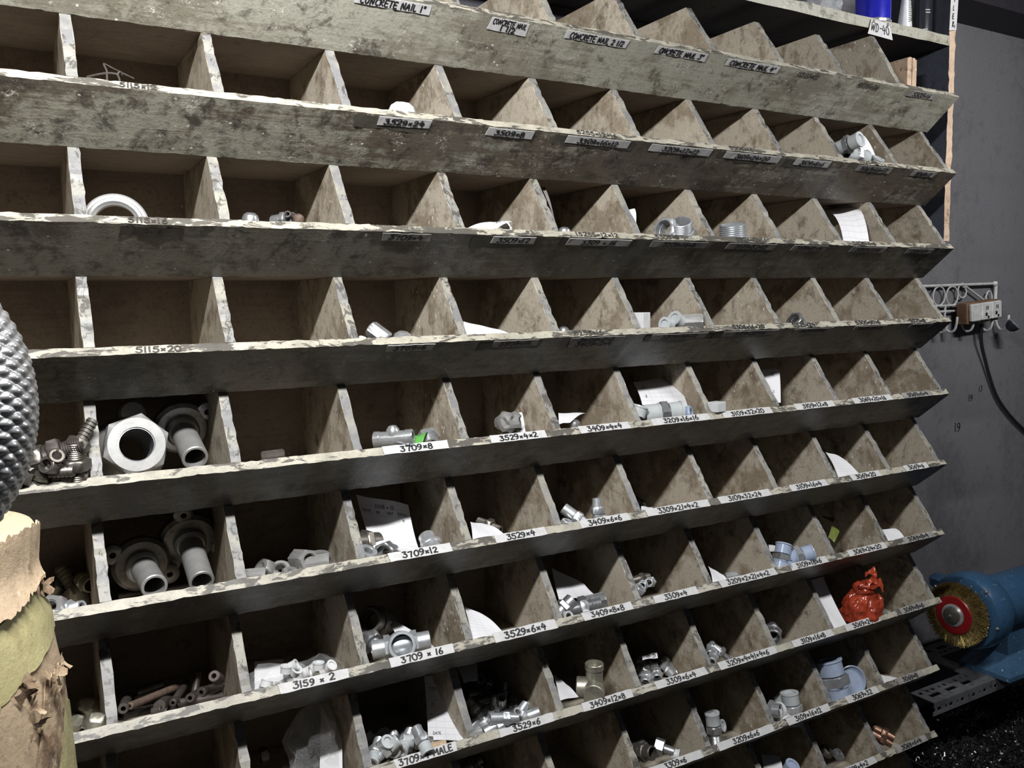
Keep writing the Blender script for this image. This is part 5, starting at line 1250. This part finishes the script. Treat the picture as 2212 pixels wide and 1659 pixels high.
# ------------------------------------------------------------------ bench grinder with wire wheel on a slotted-angle bench
MAT['machine_blue'] = m_worn('blue_machine_enamel', (.030, .082, .160), (.024, .062, .12), (.016, .024, .036), (.25, .33, .42), .42, .70, .76, rough=.28, gscale=9, dark=(.64, .72))
MAT['base_blue'] = m_worn('pale_blue_machine_enamel', (.055, .125, .22), (.04, .095, .17), (.024, .04, .06), (.35, .42, .5), .42, .70, .76, rough=.3, gscale=9, dark=(.64, .72))
MAT['brass_wire'] = m_metal('brass_wire', (.55, .42, .16), .3, (.16, .12, .05), (.5, .65))
MAT['red_disc'] = m_plain('red_flange_paint', (.24, .010, .012), .35, var=.1)
def grinder():
    c = W(1.712, .085, -1.0965)
    o = empty('bench_grinder', W(1.86, .085, -1.262)); B = o.location
    M = Matrix.Translation(c - B) @ Matrix.Rotation(-PI / 2, 4, 'Y')      # local z points to -x (out of the wheel)
    def lp(name, prof, mat, n=48, MM=M, parent=o): return obj(name, MB().lathe(prof, n, M=MM).build(name, MAT[mat]), parent)
    w = lp('wire_wheel', [(.012, -.010), (.040, -.012), (.060, -.009), (.060, .007), (.040, .011), (.012, .010)], 'brass_wire')
    q = random.Random(8); V = []; F = []
    for k in range(3800):
        a = q.uniform(0, 2 * PI); r0 = q.uniform(.038, .056); r1 = q.uniform(.062, .0725); z0 = q.uniform(-.008, .0095); z1 = z0 * 1.25 + q.uniform(-.004, .004)
        a1 = a + q.uniform(-.10, .10); tt = .00042
        p0 = Vector((r0 * math.cos(a), r0 * math.sin(a), z0)); p1 = Vector((r1 * math.cos(a1), r1 * math.sin(a1), z1))
        t = Vector((-math.sin(a), math.cos(a), 0)) * tt; u = Vector((0, 0, tt))
        b = len(V); V += [p0 + t, p0 - t + u, p0 - u, p1 + t, p1 - t + u, p1 - u]
        F += [(b, b + 1, b + 4, b + 3), (b + 1, b + 2, b + 5, b + 4), (b + 2, b, b + 3, b + 5), (b + 3, b + 4, b + 5)]
    br = obj('bristles', mesh('bristles', [M @ v for v in V], F, MAT['brass_wire'], smooth=False), o); br['kind'] = 'stuff'
    lp('flange_disc', [(.012, .011), (.0425, .0105), (.0430, .012), (.041, .0135), (.024, .0145), (.012, .0145)], 'red_disc')
    lp('washer', [(.012, .0145), (.0255, .0145), (.0250, .017), (.021, .0195), (.019, .0185), (.012, .0185)], 'chrome')
    lp('spindle_nut', [(.0001, .031), (.004, .031), (.005, .027), (.012, .0265), (.0175, .0245), (.0180, .018), (.0001, .018)], 'dark', 30)
    lp('wheel_guard', [(.0001, -.020), (.070, -.020), (.080, -.024), (.0845, -.034), (.0865, -.055), (.084, -.078), (.074, -.096), (.066, -.104), (.0001, -.106)], 'machine_blue')
    lp('motor_body', [(.0001, -.10), (.056, -.10), (.060, -.108), (.060, -.33), (.055, -.345), (.0001, -.35)], 'machine_blue')
    for an in (60, 118, -100, -40):                                      # guard screws
        a = math.radians(an); S = M @ Matrix.Translation((.079 * math.cos(a), .079 * math.sin(a), -.0225))
        lp('screw', [(.0001, .003), (.0030, .0022), (.0042, 0), (.0042, -.004)], 'steel', 12, S)
    lug = MB().bbox((-.018, -.030, -.014), (.020, .030, .022), .010)
    obj('rest_bracket', lug.build('rest_bracket', MAT['machine_blue']), o, W(1.7586, 0.1500, -1.0548) - B)
    # pedestal foot: a sloping skirt
    V = [(-.035, -.060, 0), (.26, -.060, 0), (.26, .060, 0), (-.035, .060, 0), (-.035, -.060, .010), (.26, -.060, .010), (.26, .060, .010), (-.035, .060, .010), (-.005, -.036, .050), (.20, -.036, .050), (.20, .036, .050), (-.005, .036, .050), (0, -.03, .125), (.19, -.03, .125), (.19, .03, .125), (0, .03, .125)]
    F = [(3, 2, 1, 0)]
    for b in (0, 4, 8):
        for i in range(4): F.append((b + i, b + (i + 1) % 4, b + 4 + (i + 1) % 4, b + 4 + i))
    F.append((12, 13, 14, 15))
    obj('foot', mesh('foot', V, F, MAT['base_blue'], smooth=False), o)
    tag(o, 'blue bench grinder with a brass wire wheel and red flange', 'grinder')
grinder()
def slotted_angle(x0, x1, y0, z0, wt, wf, o, B, back=1):
    """L-section rail: top flange with two rows of openings, front flange with round holes, all real gaps"""
    mb = MB(); t = .0025
    L = lambda a, b: mb.box(Vector(a) - B, Vector(b) - B)
    e = [0, wt * .30, wt * .52, wt * .66, wt * .84, wt]
    Y = lambda v: y0 + v * back
    def bar(xa, xb, ya, yb): L((xa, min(Y(ya), Y(yb)), z0 - t), (xb, max(Y(ya), Y(yb)), z0))
    for a, b in ((e[0], e[1]), (e[2], e[3]), (e[4], e[5])): bar(x0, x1, a, b)
    x = x0; k = 0
    while x < x1:                                  # long slots
        bar(x, min(x + .022, x1), e[1], e[2]); x += .058
    x = x0
    while x < x1:                                  # small openings
        bar(x, min(x + .011 + .004 * (k % 2), x1), e[3], e[4]); x += .0215; k += 1
    f = [0, wf * .42, wf * .72, wf]
    def fb(xa, xb, a, b): L((xa, y0 - t if back > 0 else y0, z0 - b), (xb, y0 if back > 0 else y0 + t, z0 - a))
    for a, b in ((f[0], f[1]), (f[2], f[3])): fb(x0, x1, a, b)
    x = x0 + .004; k = 0
    while x < x1:
        fb(x, min(x + .009 + .006 * (k % 2), x1), f[1], f[2]); x += .021; k += 1
    obj('slotted_rail', mb.build('slotted_rail', MAT['angle'], False), o)
MAT['angle'] = m_worn('grey_painted_angle_iron', (.115, .118, .125), (.085, .087, .092), (.035, .035, .038), (.22, .22, .23), .42, .7, .75, rough=.45, gscale=14)
def bench():
    o = empty('slotted_bench', Vector((1.9, .12, 0))); B = o.location
    slotted_angle(1.598, 2.75, .060, Z0 - 1.264, .056, .030, o, B)
    slotted_angle(1.557, 2.75, .255, Z0 - 1.264, .056, .030, o, B, -1)
    for x in (2.60,):
        for y in (.060, .252):
            obj('leg', MB().box(Vector((x, y, 0)) - B, Vector((x + .04, y + .003, Z0 - 1.267)) - B).box(Vector((x, y, 0)) - B, Vector((x + .003, y + .003 - .03, Z0 - 1.267)) - B).build('leg', MAT['angle'], False), o)
    for x in (1.62,):
        for y in (.250,):
            obj('leg', MB().box(Vector((x, y, 0)) - B, Vector((x + .04, y + .003, Z0 - 1.267)) - B).build('leg', MAT['angle'], False), o)
    for x in (1.79, 2.02): obj('cross_bar', MB().box(Vector((x, .062, Z0 - 1.2665)) - B, Vector((x + .04, .253, Z0 - 1.2625)) - B).build('cross_bar', MAT['angle'], False), o)
    tag(o, 'grey slotted-angle bench frame carrying the blue grinder', 'bench')
bench()
# tray of metal turnings under the bench
def turnings():
    x0, x1, y0, y1, zt = 1.60, 2.62, -.10, .245, Z0 - 1.40
    t = empty('scrap_tray', Vector(((x0 + x1) / 2, (y0 + y1) / 2, 0))); B = t.location
    mb = MB()
    for a, b in (((x0, y0, 0), (x1, y0 + .006, zt - .02)), ((x0, y1 - .006, 0), (x1, y1, zt - .02)), ((x0, y0 + .006, 0), (x0 + .006, y1 - .006, zt - .02)), ((x1 - .006, y0 + .006, 0), (x1, y1 - .006, zt - .02)), ((x0 + .006, y0 + .006, 0), (x1 - .006, y1 - .006, zt - .10))):
        mb.box(Vector(a) - B, Vector(b) - B)
    obj('tray', mb.build('tray', m_plain('black_scrap_tray', (.02, .021, .024), .5), False), t)
    tag(t, 'dark scrap tray under the bench holding metal turnings', 'tray')
    def top(x, y): return zt - .035 + .035 * mnoise.noise(Vector((x * 5, y * 5, 2))) + .012 * mnoise.noise(Vector((x * 22, y * 22, 5)))
    V = []; F = []; nx, ny = 70, 24
    for j in range(ny + 1):
        for i in range(nx + 1):
            x = x0 + .008 + (x1 - x0 - .016) * i / nx; y = y0 + .008 + (y1 - y0 - .016) * j / ny
            V.append(Vector((x, y, top(x, y) - .012)))
    for j in range(ny):
        for i in range(nx):
            k = j * (nx + 1) + i; F.append((k, k + 1, k + nx + 2, k + nx + 1))
    q = random.Random(31)
    for k in range(5200):
        x = q.uniform(x0 + .02, min(x1 - .02, 2.3)); y = q.uniform(y0 + .02, y1 - .02); c = Vector((x, y, top(x, y) + q.uniform(-.012, .008)))
        d = Vector((q.gauss(0, 1), q.gauss(0, 1), q.gauss(0, .5))).normalized(); s = d.orthogonal().normalized(); u = d.cross(s)
        R_ = q.uniform(.003, .010); turns = q.uniform(.35, 1.1); wd = q.uniform(.0006, .0017); n = 6; b = len(V)
        pitch = q.uniform(.0, .010)
        for i in range(n + 1):
            a = 2 * PI * turns * i / n
            p = c + s * (R_ * math.cos(a)) + u * (R_ * math.sin(a)) + d * (pitch * i / n)
            V += [p + d * wd, p - d * wd]
        for i in range(n): F.append((b + 2 * i, b + 2 * i + 2, b + 2 * i + 3, b + 2 * i + 1))
    o = obj('metal_turnings', mesh('metal_turnings', [v - B for v in V], F, MAT['turnings'], smooth=False), None, B)
    tag(o, 'tangled heap of dark metal turnings under the bench', 'turnings', kind='stuff')
MAT['turnings'] = m_metal('dark_metal_turnings', (.13, .13, .14), .22, (.035, .034, .036), (.45, .6))
turnings()

# ------------------------------------------------------------------ left foreground: braided hose and torn wrapped roll
MAT['braid'] = m_plain('braided_steel_wire', (.72, .73, .74), .27, .86, dark=(.5, .5, .51), vscale=90, bump=.05, bscale=700)
def braided_hose(c, nrm, Rm, rt):
    Mx = axis_rot(nrm); NU, NV = 760, 150; V = []; F = []
    ku, kv = 84, 12                                     # braid cells along and around
    for i in range(NU):
        U = i / NU; a = 2 * PI * U
        for j in range(NV):
            W_ = j / NV; b = 2 * PI * W_
            p = U * ku + W_ * kv; m = U * ku - W_ * kv
            fp, fm = p % 1, m % 1
            if (int(p // 1) + int(m // 1)) % 2 == 0: h = math.sin(PI * fm) ** .6 * (.35 + .65 * math.sin(PI * fp))
            else: h = math.sin(PI * fp) ** .6 * (.35 + .65 * math.sin(PI * fm))
            r = rt + 0.0018 * h
            V.append(Mx @ Vector(((Rm + r * math.cos(b)) * math.cos(a), (Rm + r * math.cos(b)) * math.sin(a), r * math.sin(b))))
    for i in range(NU):
        for j in range(NV):
            i2 = (i + 1) % NU; j2 = (j + 1) % NV
            F.append((i * NV + j, i2 * NV + j, i2 * NV + j2, i * NV + j2))
    o = obj('braided_hose', mesh('braided_hose', V, F, MAT['braid'], angle=60), None, c)
    tag(o, 'coil of shiny braided steel hose at the left edge', 'hose')
braided_hose(W(-0.1574, -0.4756, -0.4411), (-0.382, -0.900, 0.209), 0.0751, 0.0218)
ROLL_AXIS = (-0.1697, -0.2803)
ROLL_PROF = [(0.1198, -0.8099), (0.1173, -0.7538), (0.1150, -0.7073), (0.1125, -0.6647), (0.1053, -0.6184), (0.1000, -0.5997), (0.0976, -0.5765), (0.1001, -0.5511)]
ROLL_PATCH = {
    'paper_flap': ([(-0.903, -0.5508), (-0.674, -0.5459), (-0.522, -0.5451), (-0.350, -0.5446), (-0.074, -0.5489)], [(-0.943, -0.6008), (-0.727, -0.6007), (-0.576, -0.5961), (-0.424, -0.5911), (-0.226, -0.5868)]),
    'tape_band': ([(-0.949, -0.6037), (-0.722, -0.5999), (-0.575, -0.5954), (-0.391, -0.5939), (-0.015, -0.6127)], [(-1.058, -0.6673), (-0.874, -0.6576), (-0.714, -0.6493), (-0.539, -0.6442), (-0.074, -0.6323)]),
    'tape_band2': ([(-0.526, -0.6870), (-0.403, -0.6832), (-0.277, -0.6835), (-0.025, -0.6965)], [(-0.615, -0.7272), (-0.545, -0.7320), (-0.423, -0.7403), (-0.104, -0.7614)]),
    'paper_fold': ([(-0.496, -0.6568), (-0.415, -0.6581), (-0.289, -0.6562), (-0.111, -0.6615)], [(-0.716, -0.7205), (-0.649, -0.7250), (-0.591, -0.7289), (-0.545, -0.7320)]),
}
ROLL_TEAR = [(-0.293, -0.5894), (-0.007, -0.6000), (-0.132, -0.5996), (-0.278, -0.5942), (-0.504, -0.6511), (-0.466, -0.6584), (-0.442, -0.6668), (-0.355, -0.6567), (-0.250, -0.6544), (-0.671, -0.6480), (-0.660, -0.6587), (-0.654, -0.6693), (-0.731, -0.6551), (-0.649, -0.6799), (-0.725, -0.6857)]
MAT['kraft2'] = MAT['kraft']
MAT['tape_yellow'] = m_worn('yellow_packing_tape', (.46, .42, .22), (.38, .335, .17), (.25, .20, .11), (.74, .68, .42), .40, .70, .68, rough=.38, gscale=18, fscale=60, dark=(.64, .74))
MAT['torn'] = m_worn('torn_cardboard', (.42, .32, .21), (.20, .13, .08), (.06, .04, .025), (.66, .57, .45), .40, .60, .60, rough=.85, gscale=40, dark=(.52, .60))
def wrapped_roll():
    ax, ay = ROLL_AXIS; zb = .0
    o = empty('wrapped_roll', Vector((ax, ay, zb))); B = o.location
    zs = [z for r, z in ROLL_PROF]; rs = [r for r, z in ROLL_PROF]
    def rad(z):
        if z <= zs[0]: return rs[0]
        for i in range(len(zs) - 1):
            if z <= zs[i + 1]:
                t = (z - zs[i]) / (zs[i + 1] - zs[i]); return rs[i] * (1 - t) + rs[i + 1] * t
        return rs[-1]
    def surf(th, z, off=0.0):
        r = rad(z) + off
        return Vector((ax + r * math.cos(th), ay + r * math.sin(th), Z0 + z)) - B
    # body
    V = []; F = []; n = 72
    levels = [-Z0 + .001 + (zs[0] + Z0) * i / 12 for i in range(12)] + [zs[0] + (zs[-1] - zs[0]) * i / 26 for i in range(27)]
    for z in levels:
        for i in range(n):
            th = 2 * PI * i / n
            V.append(surf(th, z, .0016 * mnoise.noise(Vector((math.cos(th) * 4, math.sin(th) * 4, z * 22)))))
    for j in range(len(levels) - 1):
        for i in range(n):
            k = (i + 1) % n; F.append((j * n + i, j * n + k, j * n + n + k, j * n + n + i))
    top = (len(levels) - 1) * n
    for s, dz in ((.90, .004), (.5, -.002)):
        for i in range(n):
            p = V[top + i]; V.append(Vector((p.x * s, p.y * s, p.z + dz)))
    for q_ in range(2):
        b = top + q_ * n
        for i in range(n):
            k = (i + 1) % n; F.append((b + i, b + k, b + n + k, b + n + i))
    F.append(tuple(range(top + 2 * n, top + 3 * n)))
    obj('roll_body', mesh('roll_body', V, F, MAT['kraft'], angle=50), o)
    q = random.Random(17)
    def patch(name, up, lo, off, mat, ragged, lift=0.0):
        up = smoothpath([(a, b, 0) for a, b in up], 8); lo = smoothpath([(a, b, 0) for a, b in lo], 8)
        n1 = len(up); m = 10; V = []; F = []
        for i in range(n1):
            ju = q.gauss(0, ragged); jl = q.gauss(0, ragged)
            for j in range(m + 1):
                t = j / m
                p = up[i] * (1 - t) + lo[i] * t
                zz = p.y + (ju if j == 0 else 0) + (jl if j == m else 0)
                e = off + lift * (t ** 3) + .0010 * mnoise.noise(Vector((p.x * 14, p.y * 40, off * 900)))
                V.append(surf(p.x, zz, e))
        K = len(V)
        for i in range(n1):
            for j in range(m + 1):
                k = i * (m + 1) + j; p = V[k]; c = Vector((0, 0, p.z)); d = (p - c).normalized()
                V.append(p - d * .0012)
        for i in range(n1 - 1):
            for j in range(m):
                k = i * (m + 1) + j
                F.append((k, k + 1, k + m + 2, k + m + 1)); F.append((K + k + m + 1, K + k + m + 2, K + k + 1, K + k))
            for a, b in ((i * (m + 1), (i + 1) * (m + 1)), ((i + 1) * (m + 1) + m, i * (m + 1) + m)): F.append((a, b, K + b, K + a))
        for j in range(m):
            a = (n1 - 1) * (m + 1) + j; F.append((a, a + 1, K + a + 1, K + a)); F.append((j + 1, j, K + j, K + j + 1))
        return obj(name, mesh(name, V, F, MAT[mat], angle=45), o)
    patch('tape_band', *ROLL_PATCH['tape_band'], .0018, 'tape_yellow', .0006)
    patch('tape_band', *ROLL_PATCH['tape_band2'], .0016, 'tape_yellow', .0008)
    patch('paper_fold', *ROLL_PATCH['paper_fold'], .0024, 'torn', .0010, .001)
    patch('paper_flap', *ROLL_PATCH['paper_flap'], .0036, 'kraft', .0013, .005)
    for k, (th, z) in enumerate(ROLL_TEAR):                       # curled torn scraps
        c = surf(th, z, .002); d = Vector((math.cos(th), math.sin(th), 0)); t = Vector((-math.sin(th), math.cos(th), 0)); u = Vector((0, 0, 1))
        V = []; F = []; wd = q.uniform(.003, .007); L = q.uniform(.006, .012); an = q.uniform(0, 2 * PI)
        a1 = t * math.cos(an) + u * math.sin(an); a2 = t * -math.sin(an) + u * math.cos(an)
        for i in range(6):
            s = i / 5
            for j in (-1, 0, 1):
                V.append(c + a1 * (L * (s - .5)) + a2 * (wd * j * (1 - .6 * s) + q.gauss(0, .0007)) + d * (.0015 + .007 * s * s + q.gauss(0, .0005)))
        for i in range(5):
            for j in range(2): F.append((i * 3 + j, i * 3 + j + 1, i * 3 + j + 4, i * 3 + j + 3))
        obj('torn_scrap', mesh('torn_scrap', V, F, MAT['torn']), o)
    tag(o, 'roll wrapped in torn brown paper and yellow tape at the lower left', 'roll')
wrapped_roll()
